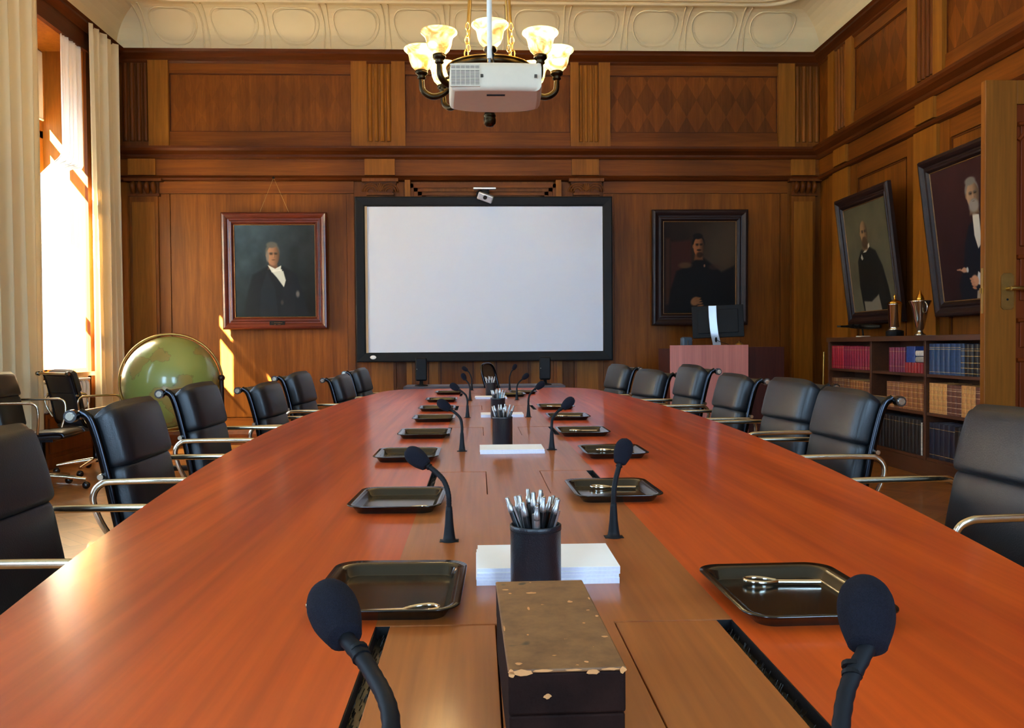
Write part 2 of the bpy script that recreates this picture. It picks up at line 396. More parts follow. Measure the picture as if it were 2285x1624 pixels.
def capital(mb, T, a, b, z0=2.80, z1=2.975):
    mb.box(a, b, 0, .105, z1 - .03, z1, 4, T)
    w_ = b - a; mb.box(a + .05, b - .05, 0, .05, z0, z1 - .03, 4, T)
    n = 4
    for i in range(n):
        u = a + .055 + (w_ - .11) * (i + .5) / n
        pts = [(u, .055, z0 + .02), (u, .085, z0 + .06), (u, .10, z0 + .10), (u, .075, z1 - .04)]
        mb.tube(bez(pts, 3), [.02 + .012 * math.sin(k / 9 * math.pi) for k in range(10)], 6, 4, T)
        mb.ball((u, .1, z0 + .105), .018, 4, 8, T)
    mb.box(a + .035, b - .035, 0, .07, z0 - .015, z0 + .012, 4, T)
def volutes(mb, T, a, b, z0=2.79, z1=2.975):
    mb.box(a, b, 0, .11, z1 - .035, z1, 0, T); m_ = (a + b) / 2
    pts = [(a + .02, z1 - .035), (a + .035, z1 - .09), (a + .065, z0 + .04), (a + .065, z0), (b - .065, z0), (b - .065, z0 + .04), (b - .035, z1 - .09), (b - .02, z1 - .035)]
    mb.add([(u, 0, z) for u, z in pts] + [(u, .075, z) for u, z in pts], [tuple(range(8, 16))] + [(i, (i + 1) % 8, 8 + (i + 1) % 8, 8 + i) for i in range(8)], 4, False, T)
    mb.box(a + .05, b - .05, 0, .09, z0, z0 + .025, 0, T)
    for sg in (-1, 1):
        for r_ in (.095, .068, .040):
            c = m_ + sg * .105
            mb.tube([(c + r_ * math.cos(t_) * 1.0, .078, z0 + .04 + r_ * .95 * math.sin(t_)) for t_ in [math.pi * k / 10 for k in range(11)]], .008, 6, 0, T)
    for k in range(7):
        an = R(30 + 20 * k); mb.tube([(m_, .078, z0 + .05), (m_ + .075 * math.cos(an), .085, z0 + .05 + .085 * math.sin(an))], [.006, .010], 6, 0, T)
CROWN = [(.035, 4.265), (.05, 4.285), (.05, 4.30), (.09, 4.33), (.12, 4.35), (.12, 4.372), (.14, 4.395)]
CORN = [(.05, 3.20), (.07, 3.22), (.07, 3.245), (.13, 3.275), (.15, 3.30), (.15, 3.325), (.06, 3.34)]
LOWER = [(.03, 2.955), (.06, 2.965), (.075, 2.985), (.05, 3.01), (.03, 3.02)]
def panel_in(mb, T, u0, u1, z0, z1, mi, fr=.03):
    mb.box(u0, u1, 0, .012, z0, z1, mi, T)
    for (a, b, c, d) in ((u0, u1, z0, z0 + .012), (u0, u1, z1 - .012, z1), (u0, u0 + .012, z0, z1), (u1 - .012, u1, z0, z1)):
        mb.box(a, b, 0, .02, c, d, 3, T)

# back wall
T = wall_T('back'); pb = MB()
mold(pb, T, XL, XR, CROWN); mold(pb, T, XL, XR, CORN); mold(pb, T, XL, XR, LOWER)
pb.box(XL, XR, 0, .03, 3.02, 3.20, 1, T)
PIL = [(-3.93, -3.414, -3.93, -3.636), (-1.397, -.793, -1.221, -.944), (1.073, 1.525, 1.165, 1.396), (3.458, 3.95, 3.651, 3.95)]
for a, b, c, d in PIL: pilaster(pb, T, a, b, c, d, fm=2 if -2 < a < 2 else (0 if a > 2 else 4))
for (a, b), mi in zip(((-3.414, -1.397), (-.793, 1.073), (1.525, 3.458)), (6, 6, 5)):
    pb.box(a, b, 0, .03, 4.155, 4.29, 1, T); pb.box(a, b, 0, .03, 3.34, 3.505, 1, T)
    panel_in(pb, T, a, b, 3.505, 4.155, mi)
for a, b in ((-3.87, -3.57), (-1.253, -.916), (1.085, 1.393), (3.609, 3.887)):
    pb.box(a, b, 0, .06, 3.02, 3.20, 2, T)
for a, b in ((-3.90, -3.49), (-1.281, -.877), (1.047, 1.443), (3.572, 3.95)): (volutes if -2 < a < 2 else capital)(pb, T, a, b)
for a, b in ((-3.86, -3.55), (-1.23, -.925), (1.10, 1.40), (3.61, 3.885)):      # pilaster shafts
    pb.box(a, b, 0, .05, .0, 2.79, 0, T); pb.box(a + .03, b - .03, .05, .058, .2, 2.72, 2, T)
for a, b in ((-3.55, -1.382), (1.443, 3.572)):
    pb.box(a, b, 0, .025, 2.82, 2.955, 1, T)                                       # top rail
    pb.box(a, a + .12, 0, .022, .3, 2.815, 0, T); pb.box(b - .08, b, 0, .022, .3, 2.815, 0, T)
    pb.box(a, b, 0, .03, .0, .3, 1, T)
    pb.box(a + .127, b - .087, 0, .010, .31, 2.812, 0, T)
struct(pb.build('trim_2', PM))
# casing of the double door behind the screen
dc = MB()
for k, (o_, n_) in enumerate(((0, .13), (.045, .105), (.09, .08), (.135, .06), (.18, .04))):
    a, b, zt = -.80 + o_, .955 - o_, 2.952 - o_ * .85
    if k: dc.box(a, a + .05, 0, n_, 0, zt, 0, T).box(b - .05, b, 0, n_, 0, zt, 0, T).box(a, b, 0, n_, zt - .045, zt, 1 if k % 2 else 0, T)
    else: dc.box(a, a + .06, 0, n_, 0, zt, 2, T).box(b - .06, b, 0, n_, 0, zt, 2, T)
struct(dc.build('trim_3', PM))
dd = MB()
for a, b in ((-.55, .075), (.08, .705)):
    dd.box(a, b, 0, .03, 0, 2.69, 0, T)
    dd.box(a, a + .1, .03, .045, 0, 2.69, 2, T).box(b - .1, b, .03, .045, 0, 2.69, 2, T)
    dd.box(a + .14, b - .14, .03, .04, .2, 1.1, 0, T).box(a + .12, a + .14, .03, .05, .18, 2.6, 4, T).box(b - .14, b - .12, .03, .05, .18, 2.6, 4, T)
struct(dd.build('door_2', PM))

# right wall (u = Y)
T = wall_T('right'); pr = MB()
mold(pr, T, YF, YB, CROWN); mold(pr, T, YF, YB, CORN); mold(pr, T, YF, YB, LOWER)
pr.box(YF, YB, 0, .03, 3.02, 3.20, 1, T)
RP = [(8.85, 9.45), (7.10, 7.69), (5.35, 5.94), (3.6, 4.19), (1.85, 2.44), (.1, .69), (-1.65, -1.06)]
for i, (a, b) in enumerate(RP):
    pilaster(pr, T, a, b, a + .15, b - .15, fm=0 if i == 0 else 4)
    pr.box(a + .14, b - .14, 0, .06, 3.02, 3.20, 2, T)
    if i + 1 < len(RP):
        c, d = RP[i + 1][1], a
        pr.box(c, d, 0, .03, 4.155, 4.29, 1, T); pr.box(c, d, 0, .03, 3.34, 3.505, 1, T)
        panel_in(pr, T, c, d, 3.505, 4.155, 5)
pr.box(9.45, YB, 0, .03, 3.34, 4.29, 5, T)
for i, (a, b) in enumerate(RP):
    if 3.3 < a < 4.7: continue
    pr.box(a + .10, b - .10, 0, .05, 0, 2.955, 2, T); pr.box(a - .06, a + .09, 0, .025, 0, 2.955, 0, T); pr.box(b - .09, b + .06, 0, .025, 0, 2.955, 0, T)
for a, b in ((7.75, 8.79), (6.0, 7.04), (4.75, 5.29), (2.5, 3.35), (.75, 1.79), (-1.0, .04)):
    pr.box(a, b, 0, .02, 2.80, 2.955, 1, T); panel_in(pr, T, a + .02, b - .02, .9, 2.79, 0)
    pr.box(a, b, 0, .025, .0, .9, 0, T)
struct(pr.build('trim_4', PMR))
# left wall crown, cornice and window seats
T = wall_T('left'); pl = MB()
mold(pl, T, YF, YB, CROWN)
for a, b in WINS:
    pl.box(a - .16, a, 0, .03, .0, 4.29, 4, T).box(b, b + .16, 0, .03, 0, 4.29, 4, T).box(a - .16, b + .16, 0, .05, 4.12, 4.29, 3, T)
    pl.box(a - .1, b + .1, 0, .07, .82, .86, 2, T)
    pl.box(a, b, 0, .02, .1, .80, 4, T)
struct(pl.build('trim_5', PMR))
for i, (side, a) in enumerate((('back', (XL, XR)), ('right', (4.7, YB)), ('left', (YF, YB)))):
    b_ = MB(); mold(b_, wall_T(side), a[0], a[1], [(.065, 0), (.065, .12), (.055, .15), (.04, .17)]); struct(b_.build('baseboard_' + side, PMR))
# windows: frame, mullions, panes
for i, (a, b) in enumerate(WINS):
    wf = MB(); x0, x1 = XL - .47, XL - .41
    for (p, q, r_, s_) in ((a, a + .07, ZW0, ZW1), (b - .07, b, ZW0, ZW1), (a, b, ZW0, ZW0 + .09), (a, b, ZW1 - .08, ZW1), (a, b, 3.23, 3.31), ((a + b) / 2 - .04, (a + b) / 2 + .04, ZW0, 1.9), (a, b, 1.86, 1.94)):
        wf.box(x0, x1, p, q, r_, s_)
    o = struct(wf.build('window_%d' % (i + 1), W_LIGHT, bevel=.004))
    MB().box(XL - .445, XL - .44, a + .03, b - .03, ZW0 + .03, ZW1 - .03).build('pane', GLASS, o)
    if i == 0: MB().box(XL - .40, XL - .395, a + .02, b - .02, 3.42, ZW1 - .02).cyl((XL - .398, a + .02, 3.42), (XL - .398, b - .02, 3.42), .012, 8).build('sun_cut_panel', SUNPANEL, o)  # opaque panel added to the first window only to trim the sun patch
nb = struct(MB().box(-9.2, -8.2, -22, 2.3, -6, 22).box(-9.3, -8.3, -22.2, 2.35, 22, 22.3).build('wall_sun_block', STUDIO))  # unseen slab added to keep direct sun out of the other windows

# ------------------------------------------------------------------ curtains
def curtain(name, ya, yb, x, z0, z1, folds, amp, mt, edge=None, n=160, rows=26, th=.004):
    v = []; f = []
    for j in range(rows + 1):
        t = j / rows; z = z0 + (z1 - z0) * t
        e0, e1 = (ya, yb) if edge is None else edge(z)
        for i in range(n + 1):
            s = i / n; ph = s * folds * 2 * math.pi
            a_ = amp * (1 - .35 * t) * (1 + .3 * math.sin(3.1 * s * folds + 2))
            v.append((x + a_ * math.sin(ph) + .01 * math.sin(ph * .37 + t * 3), e0 + (e1 - e0) * s + .3 * a_ * math.sin(2 * ph), z))
    for j in range(rows):
        for i in range(n): k = j * (n + 1) + i; f.append((k, k + 1, k + n + 2, k + n + 1))
    o = MB().add(v, f, 0, True).build(name, mt)
    so = o.modifiers.new('thick', 'SOLIDIFY'); so.thickness = th
    return o
c1 = curtain('curtain', 6.25, 7.80, -3.87, .02, 4.36, 8, .05, CURT); tag(c1, 'cream curtain left of the bright window gap, at the left picture edge', 'curtain')
c2 = curtain('curtain', 8.83, 9.50, -3.87, .02, 4.36, 4.5, .045, CURT, n=110); tag(c2, 'cream curtain hanging in the room corner right of the window, beside the globe', 'curtain')
def sm(x): x = min(max(x, 0), 1); return x * x * (3 - 2 * x)
def shedge(z):
    return (8.46 - .56 * sm((3.05 - z) / .5), 8.88 - .30 * sm((z - 2.06) / .06) * sm((2.92 - z) / .08))
c3 = curtain('sheer_curtain', 0, 0, -3.975, .9, 4.12, 8, .016, SHEER, shedge, n=150, rows=90); tag(c3, 'sunlit white sheer curtain inside the window opening', 'curtain')
rod = MB().cyl((-3.93, 6.2, 4.385), (-3.93, 9.56, 4.385), .018, 10)
for y in (6.25, 7.9, 9.5): rod.box(-4.0, -3.93, y - .01, y + .01, 4.375, 4.395)
tag(rod.build('curtain_rail', BRASS), 'curtain rail above the window on the left wall', 'curtain rail')
# radiator under the window
rd = empty('radiator', (-3.925, 8.3, 0)); tag(rd, 'white ribbed radiator below the window behind the spare office chairs', 'radiator')
for k in range(11):
    y = -.42 + k * .084
    MB().tube(bez([(-.01, y, .52), (.02, y, .54), (.03, y, .60), (.03, y, .74), (.01, y, .77)], 3), .026, 8, flat=.8).build('rib', RADM, rd)
MB().box(-.05, .05, -.45, .45, .785, .805).build('top_plate', RADM, rd, bevel=.004)
MB().box(-.05, .045, -.45, .45, .0, .50).box(.045, .06, -.45, .45, 0, .10).box(.045, .055, -.40, .40, .14, .46).build('wooden_base', W_DARKZ, rd, bevel=.004)

# ------------------------------------------------------------------ conference table
TZ = .74
def half(y):
    if y < 1.0: return .985 - .026 * (1.0 - 4.3) ** 2 + (y - 1.0) * .15
    return .985 - .026 * (y - 4.3) ** 2
YN, YE = -.25, 7.12; TCX = .095
SLX0, SLX1 = -.131, .321
def outl(sign):
    pts = []
    for i in range(60):
        y = YN + (6.55 - YN) * i / 59; pts.append((TCX + sign * half(y), y))
    hw = half(6.55)
    for k in range(1, 11):
        a = R(9 * k); pts.append((TCX + sign * (hw - .30 + .30 * math.cos(a)) - sign * .0, 6.55 + (YE - 6.55) * math.sin(a)))
    return pts
tb = empty('conference_table', (TCX, 3.4, 0)); tag(tb, 'long boat-shaped cherry wood conference table with a walnut centre strip', 'table')
off = Vector((-TCX, -3.4, 0)); OT = Matrix.Translation(off)
for sg, xe, nm in ((-1, SLX0, 'tabletop_wing'), (1, SLX1, 'tabletop_wing')):
    pts = outl(sg) + [(xe, YE), (xe, YN)]
    if sg > 0: pts = pts[::-1]
    MB().prism(pts[::-1], TZ - .045, TZ, 0, OT).build(nm, W_TABLE, tb, bevel=.003)
LIDS = [(.66, 1.075), (2.02, 2.39), (3.35, 3.70), (4.69, 5.04), (6.0, 6.34)]
cs = MB(); prev = YN
for a, b in LIDS + [(YE, YE)]:
    cs.box(SLX0, SLX1, prev, a, TZ - .045, TZ, 0, OT)
    if a < YE: cs.box(.021, .169, a, b, TZ - .045, TZ, 0, OT)
    prev = b
cs.build('centre_strip', W_TABC, tb)
for a, b in LIDS:
    for l0, l1, s0, s1 in ((-.113, .019, -.131, -.113), (.171, .301, .301, .321)):
        MB().box(l0, l1, a + .0015, b - .003, TZ - .03, TZ - .0006, 0, OT).build('socket_lid', W_TABC, tb, bevel=.0006, seg=1)
        so_ = s0 if s0 < 0 else s1 - .0015
        MB().box(so_, so_ + .0015, a, b, TZ - .045, TZ - .0008, 0, OT).box(s0, s1, b - .0015, b, TZ - .045, TZ - .0008, 0, OT).build('slot_liner', BLACK, tb)
        br = MB().box(s0, s1, a, b - .0016, TZ - .045, TZ - .016, 0, OT)
        for k in range(int((b - a) / .004)):
            y = a + .002 + k * .004 + random.uniform(-.001, .001); xx = random.uniform(s0 + .001, s1 - .004)
            br.tube([(xx, y, TZ - .016), (xx + .003, y + random.uniform(-.003, .003), TZ - .010)], .0006, 4, 0, OT)
        br.build('brush_strip', plain('brush_bristle', rgb(22, 21, 15), .35, spec=.8, noise=.5, nscale=600) if 'brush_bristle' not in bpy.data.materials else bpy.data.materials['brush_bristle'], tb)
un = MB().prism([(p[0] * .9 + TCX * .1, p[1]) for p in outl(-1)] + [(p[0] * .9 + TCX * .1, p[1]) for p in outl(1)][::-1], TZ - .10, TZ - .0455, 0, OT)
un.build('under_frame', W_LECTD, tb)
for y in (.6, 2.6, 4.6, 6.4):
    MB().box(-.28, .28, y - 3.4 - .05, y - 3.4 + .05, .0, TZ - .10).box(-.4, .4, y - 3.4 - .12, y - 3.4 + .12, 0, .04).build('pedestal', W_TABLE, tb, bevel=.01)

# ------------------------------------------------------------------ office chairs (facing +Y locally)
def pad_mesh(wd, hh, th, path, t0, t1, ex=5.0, nu=36, nv=24):
    """puffed cushion following a path (list of (y,z)); t0..t1 is the stretch it covers"""
    P = [Vector((0, y, z)) for y, z in path]; L_ = [0]
    for a, b in zip(P, P[1:]): L_.append(L_[-1] + (b - a).length)
    tot = L_[-1]
    def at(s):
        s = max(0, min(1, s)) * tot
        for i in range(len(P) - 1):
            if s <= L_[i + 1] or i == len(P) - 2:
                k = (s - L_[i]) / (L_[i + 1] - L_[i]); t = (P[i + 1] - P[i]).normalized()
                return P[i].lerp(P[i + 1], k), t
    v = []; f = []
    def sp(x, e): return math.copysign(abs(x) ** e, x)
    rows = nv
    for j in range(rows + 1):
        b = -math.pi / 2 + math.pi * j / rows
        for i in range(nu):
            a = 2 * math.pi * i / nu
            # superellipsoid: x width, s length, n thickness
            ca, sa = math.cos(a), math.sin(a); cb, sb = math.cos(b), math.sin(b)
            X = wd / 2 * sp(ca, .22) * sp(cb, .13); S = sp(sb, .20); Nn = sp(sa, .62) * sp(cb, .40)
            s = (t0 + t1) / 2 + (t1 - t0) / 2 * S
            p, t = at(s); nrm = Vector((0, t.z, -t.y))
            crown = 1 + .25 * (1 - (2 * X / wd) ** 2)
            v.append(p + Vector((X, 0, 0)) + nrm * (th / 2 * Nn * crown + th * .30))
    for j in range(rows):
        for i in range(nu):
            k = (i + 1) % nu; f.append((j * nu + i, j * nu + k, (j + 1) * nu + k, (j + 1) * nu + i))
    return v, f
def make_chair():
    r = empty('office_chair')
    path = bez([(0, .24, .43), (0, .20, .455), (0, .0, .445), (0, -.16, .425), (0, -.225, .46), (0, -.25, .56), (0, -.285, .73), (0, -.322, .862), (0, -.355, .892)], 6)
    for sx in (-1, 1):
        MB().tube([p + Vector((sx * .226, 0, 0)) for p in path], .014, 8, flat=.6, upv=(1, 0, 0)).build('side_rail', DCHROME, r)
        arm = bez([(sx * .238, -.255, .50), (sx * .27, -.285, .58), (sx * .28, -.298, .645), (sx * .28, -.275, .683), (sx * .28, -.225, .690), (sx * .28, -.02, .690), (sx * .28, .045, .685), (sx * .278, .075, .655), (sx * .27, .08, .57), (sx * .238, .06, .455)], 6)
        MB().tube(arm, .0100, 8, flat=.7, upv=(sx, 0, 0)).build('armrest', CHROME, r)
        MB().cyl((sx * .238, -.367, .882), (sx * .264, -.367, .882), .019, 16).cyl((sx * .264, -.367, .882), (sx * .268, -.367, .882), .012, 12, 1).build('bar_cap', [CAPM, CHROME], r)
        MB().cyl((sx * .23, -.287, .70), (sx * .255, -.287, .70), .009, 10).build('bolt', CHROME, r)
    MB().cyl((-.24, -.367, .882), (.24, -.367, .882), .012, 10).build('top_bar', CHROME, r)
    pp = [(p.y, p.z) for p in path[6:]]
    back = MB(); q = [p for p in path if p.y > -.40]
    n = len(q); v = [p + Vector((-.222, 0, 0)) for p in q] + [p + Vector((.222, 0, 0)) for p in q]
    back.add(v, [(i, i + 1, n + i + 1, n + i) for i in range(n - 1)], 0, True)
    o = back.build('membrane', LEATHER, r); sm = o.modifiers.new('t', 'SOLIDIFY'); sm.thickness = .006
    seatp = [(p.y, p.z) for p in path[:25]]; backp = [(p.y, p.z) for p in path[24:]] + [(-.378, .878)]
    for (a, b) in ((.02, .50), (.50, .98)):
        v, f = pad_mesh(.43, 0, .055, [(y, z) for y, z in seatp][::-1], a, b); v = [Vector((p.x, p.y, 2 * .455 - p.z + .0)) if False else p for p in v]
        MB().add(v, f, 0, True).build('seat_cushion', LEATHER, r)
    v, f = pad_mesh(.425, 0, .092, backp, .535, .885); MB().add(v, f, 0, True).build('headrest_cushion', LEATHER, r)
    v, f = pad_mesh(.42, 0, .078, backp, .03, .555); MB().add(v, f, 0, True).build('back_cushion', LEATHER, r)
    MB().box(-.11, .11, -.12, .12, .38, .415).cyl((-.13, .0, .395), (.30, .0, .395), .007, 8).build('mechanism', DCHROME, r, bevel=.004)
    MB().cyl((0, 0, .09), (0, 0, .39), .027, 16).build('column', DCHROME, r)
    for k in range(5):
        a = R(72 * k + 20); d = Vector((math.cos(a), math.sin(a), 0))
        lg = MB().tube([d * .02 + Vector((0, 0, .115)), d * .16 + Vector((0, 0, .10)), d * .315 + Vector((0, 0, .078))], [.024, .02, .014], 8, flat=.8).build('base_leg', CHROME, r)
        c = d * .315
        MB().ball((c.x, c.y, .030), .030, 0, 14).build('caster', plain('caster_black', rgb(20, 20, 22), .2, spec=.6) if 'caster_black' not in bpy.data.materials else bpy.data.materials['caster_black'], lg)
    return r
chair0 = make_chair()
CH = [  # centre x, y of the top of the backrest, heading (deg, local +Y), height scale, label
 # right side, nearest first
 (1.485, 2.19, 93, 1.0, 'black leather chair cut by the right picture edge, nearest on the right side'),
 (1.48, 3.25, 91, 1.0, 'black leather chair second from the front on the right, chrome cap against the bookcase'),
 (1.555, 4.03, 96, 1.01, 'black leather chair third from the front on the right side of the table'),
 (1.49, 4.72, 93, 1.01, 'black leather chair fourth from the front on the right side of the table'),
 (1.405, 5.34, 94, 1.05, 'tallest black leather chair on the right side, in front of the pink-brown lectern'),
 (1.275, 6.0, 103, 1.0, 'black leather chair second from the far end on the right side of the table'),
 (1.195, 6.85, 100, 1.02, 'black leather chair farthest away on the right side of the table'),
 # left side, nearest first
 (-1.145, 1.90, -89, 1.0, 'black leather chair cut by the left picture edge, nearest on the left side'),
 (-1.20, 2.85, -88, 1.01, 'black leather chair second from the front on the left side, with large chrome cap'),
 (-1.315, 3.90, -90, 1.02, 'black leather chair in front of the globe on the left side of the table'),
 (-1.24, 4.83, -92, .98, 'black leather chair fourth from the front on the left side, just right of the globe'),
 (-1.20, 5.50, -93, 1.02, 'black leather chair fifth from the front on the left side of the table'),
 (-1.065, 6.35, -93, .97, 'black leather chair second from the far end on the left side, low against the wall'),
 (-1.03, 7.10, -93, 1.0, 'black leather chair farthest away on the left side of the table'),
 # spare chairs by the window
 (-3.72, 6.72, -84, 1.0, 'spare black leather chair by the near curtain at the left picture edge'),
 (-3.60, 7.45, -38, 1.0, 'spare black leather chair standing in front of the bright window'),
]
for i, (x, y, hd, hs, lb) in enumerate(CH):
    o = chair0 if i == 0 else copy_tree(chair0)
    a = R(hd); d = Vector((-math.sin(a), math.cos(a), 0))   # facing
    o.location = Vector((x, y, 0)) + d * .35
    o.rotation_euler = (0, 0, a); o.scale = (1, 1, hs)
    tag(o, lb, 'chair', 'black leather chairs along the table' if i < 14 else 'spare chairs by the window')

# mesh chair at the far head
hc = empty('mesh_chair', (.36, 7.50, 0), R(252)); tag(hc, 'black mesh-back swivel chair at the far head of the table', 'chair')
MESHM = tl_mat('black_mesh', rgb(14, 14, 16), .1, .25)
fr_ = [(-.15, -.2, .60), (-.19, -.25, .74), (-.17, -.29, .90), (0, -.30, .935), (.17, -.29, .90), (.19, -.25, .74), (.15, -.2, .60), (0, -.19, .57)]
MB().tube(bez(fr_ + [fr_[0]], 5)[:-1], .011, 8, closed=True).build('back_frame', DCHROME, hc)
pv = bez(fr_ + [fr_[0]], 5)[:-1]; MB().add([(0, -.25, .75)] + pv, [(0, 1 + i, 1 + (i + 1) % len(pv)) for i in range(len(pv))], 0, True).build('mesh_back', MESHM, hc)
v, f = pad_mesh(.46, 0, .06, [(-.2, .44), (.24, .44)], 0, 1); MB().add([Vector((p.x, p.y, p.z)) for p in v], f, 0, True).build('seat', BLACK, hc)
for sx in (-1, 1):
    MB().tube(bez([(sx * .2, -.1, .43), (sx * .25, -.05, .5), (sx * .25, .0, .63), (sx * .25, .12, .66), (sx * .25, -.14, .66)], 4), .012, 8).build('armrest', BLACK, hc)
MB().tube(bez([(0, -.1, .42), (0, -.24, .43), (0, -.24, .6)], 4), .02, 8).build('spine', BLACK, hc)
MB().cyl((0, 0, .08), (0, 0, .42), .025).build('column', BLACK, hc)
for k in range(5):
    a = R(72 * k); MB().tube([(0, 0, .1), (.3 * math.cos(a), .3 * math.sin(a), .055)], [.025, .015], 8).ball((.3 * math.cos(a), .3 * math.sin(a), .028), .028).build('base_leg', BLACK, hc)

# ------------------------------------------------------------------ microphones
def mic(base, pts, foam_len, foam_r, label, tipdir=None, thick=1.0):
    """pts: offsets from the base (dx, dy, z above table) from the cone top to the foam foot"""
    r = empty('gooseneck_microphone', (base[0], base[1], TZ))
    MB().lathe([(.0165, 0), (.0165, .0015), (.0115, .0025), (.0100, .012), (.0078, .03), (.0062, .055), (.0055, .062), (.0045, .0622)], 18).build('base_cone', STEMM, r)
    MB().box(-.017, .017, -.011, .011, 0.0, .0012).build('base_plate', BLACK, r)
    P = bez([(0, 0, .06)] + list(pts), 10)
    rs = [.0046 + .0004 * (i % 2) for i in range(len(P))]
    MB().tube(P, [r0 * thick for r0 in rs], 10).build('gooseneck', STEMM, r)
    d = (P[-1] - P[-2]).normalized() if tipdir is None else Vector(tipdir).normalized()
    e = P[-1]; c = MB()
    kk = P[-7] if len(P) > 7 else P[0]
    for k in range(2): c.cyl(kk + d * (.006 * k), kk + d * (.003 + .006 * k), .0064, 12)
    c.build('ring', BLACK, r)
    q = d.to_track_quat('Z', 'Y').to_matrix().to_4x4(); M_ = Matrix.Translation(e) @ q
    prof = [(.0, -.002), (foam_r * .55, -.002), (foam_r * .70, 0)]
    for k in range(0, 15):
        t = k / 14; rr_ = foam_r * (.70 + .34 * math.sin(min(t / .5, 1) * math.pi / 2)) if t < .5 else foam_r * 1.04 * math.sqrt(max(0, 1 - ((t - .5) / .5) ** 2.3))
        prof.append((rr_, foam_len * t + .0005))
    MB().lathe(prof, 24, 0, M_).build('foam_windscreen', FOAM, r)
    tag(r, label, 'microphone', 'gooseneck microphones along the table')
    return r
L_ = 'gooseneck microphone '
mic((-.054, .40), [(-.0, .045, .103), (.002, .095, .132), (-.014, .14, .144), (-.036, .172, .157)], .055, .0168, L_ + 'with large foam head before the near left tray', (-.036, .075, .034), 1.15)
mic((.246, .40), [(-.012, .05, .062), (-.032, .09, .090), (-.018, .125, .126), (.006, .145, .153)], .052, .0178, L_ + 'with large foam head before the near right tray', (.022, .055, .050), 1.15)
mic((-.054, 1.54), [(-.001, .0, .085), (-.010, .012, .108), (-.030, .03, .125), (-.043, .04, .132)], .050, .0165, L_ + 'second from the front on the left, leaning left over the second left tray', (-.036, .02, .026))
mic((.245, 1.55), [(.001, .0, .085), (.006, .01, .105), (.012, .02, .120), (.016, .025, .132)], .048, .0165, L_ + 'second from the front on the right, upright before the second right tray', (.012, .01, .034))
mic((-.055, 2.86), [(0, .0, .085), (-.006, .01, .11), (-.026, .02, .130), (-.042, .03, .139)], .050, .0165, L_ + 'third from the front on the left, beside the second paper stack', (-.04, .01, .028))
mic((.246, 2.87), [(0, .0, .08), (.004, .01, .104), (.022, .02, .126), (.042, .03, .139)], .050, .0165, L_ + 'third from the front on the right, beside the second paper stack', (.038, .01, .032))
mic((-.053, 4.2), [(0, .0, .085), (-.008, .01, .11), (-.030, .02, .130), (-.044, .03, .137)], .050, .0165, L_ + 'fourth from the front on the left, beside the third pen cup', (-.04, .01, .026))
mic((.246, 4.2), [(0, .0, .08), (.006, .01, .106), (.026, .02, .130), (.044, .03, .140)], .050, .0165, L_ + 'fourth from the front on the right, beside the third pen cup', (.034, .01, .026))
mic((-.053, 5.53), [(0, .0, .085), (-.008, .01, .11), (-.020, .02, .124), (-.030, .03, .134)], .046, .0165, L_ + 'fifth from the front on the left, beside the fourth pen cup', (-.02, .01, .04))
mic((.250, 5.53), [(0, .0, .08), (.008, .01, .104), (.024, .02, .122), (.042, .03, .137)], .050, .0165, L_ + 'fifth from the front on the right, before the mesh chair', (.034, .01, .028))
mic((-.050, 6.80), [(0, .0, .085), (-.006, .01, .11), (-.020, .02, .140), (-.036, .03, .158)], .050, .0165, L_ + 'farthest on the left, in front of the left black speaker side', (-.03, .01, .02))
mic((.250, 6.80), [(0, .0, .09), (.006, .01, .12), (.018, .02, .148), (.030, .03, .162)], .050, .0165, L_ + 'farthest on the right, against the mesh chair back', (.022, .01, .034))

# ------------------------------------------------------------------ trays and bottle openers
def rrect(w_, d_, r_, n=8):
    pts = []
    for (qx, qy, a0) in ((w_ / 2 - r_, d_ / 2 - r_, 0), (-w_ / 2 + r_, d_ / 2 - r_, 90), (-w_ / 2 + r_, -d_ / 2 + r_, 180), (w_ / 2 - r_, -d_ / 2 + r_, 270)):
        for k in range(n + 1): a = R(a0 + 90 * k / n); pts.append((qx + r_ * math.cos(a), qy + r_ * math.sin(a)))
    return pts
def make_tray():
    r = empty('serving_tray')
    rings = [(.150, .204, .018, .0015), (.157, .211, .020, .0025), (.168, .222, .026, .0135), (.178, .232, .030, .0165), (.200, .254, .036, .0185), (.2005, .2545, .036, .0165), (.180, .234, .031, .0140), (.160, .214, .022, .0)]
    v = []; n = 36
    for (a, b, c, z) in rings: v += [(x, y, z) for x, y in rrect(a, b, c)]
    f = [tuple(range(n)), tuple(range(7 * n, 8 * n))[::-1]]; mb = MB().add(v, f, 0, False)
    mb.add(v, [(j * n + (i + 1) % n, j * n + i, (j + 1) * n + i, (j + 1) * n + (i + 1) % n) for j in range(7) for i in range(n)], 0, True)
    mb.build('tray_body', TRAYM, r); return r
def make_opener():
    r = empty('bottle_opener')
    MB().tube([(-.055, 0, .004), (.008, 0, .004)], .0055, 10, flat=.6).build('handle', SILVER, r)
    MB().tube(bez([(.006, .002, .004), (.022, .011, .005), (.040, .013, .006), (.052, .006, .006), (.052, -.006, .006), (.040, -.013, .006), (.022, -.011, .005), (.006, -.002, .004)], 4), .0030, 8).build('loop', SILVER, r)
    return r
tray0 = make_tray(); op0 = make_opener(); first = True
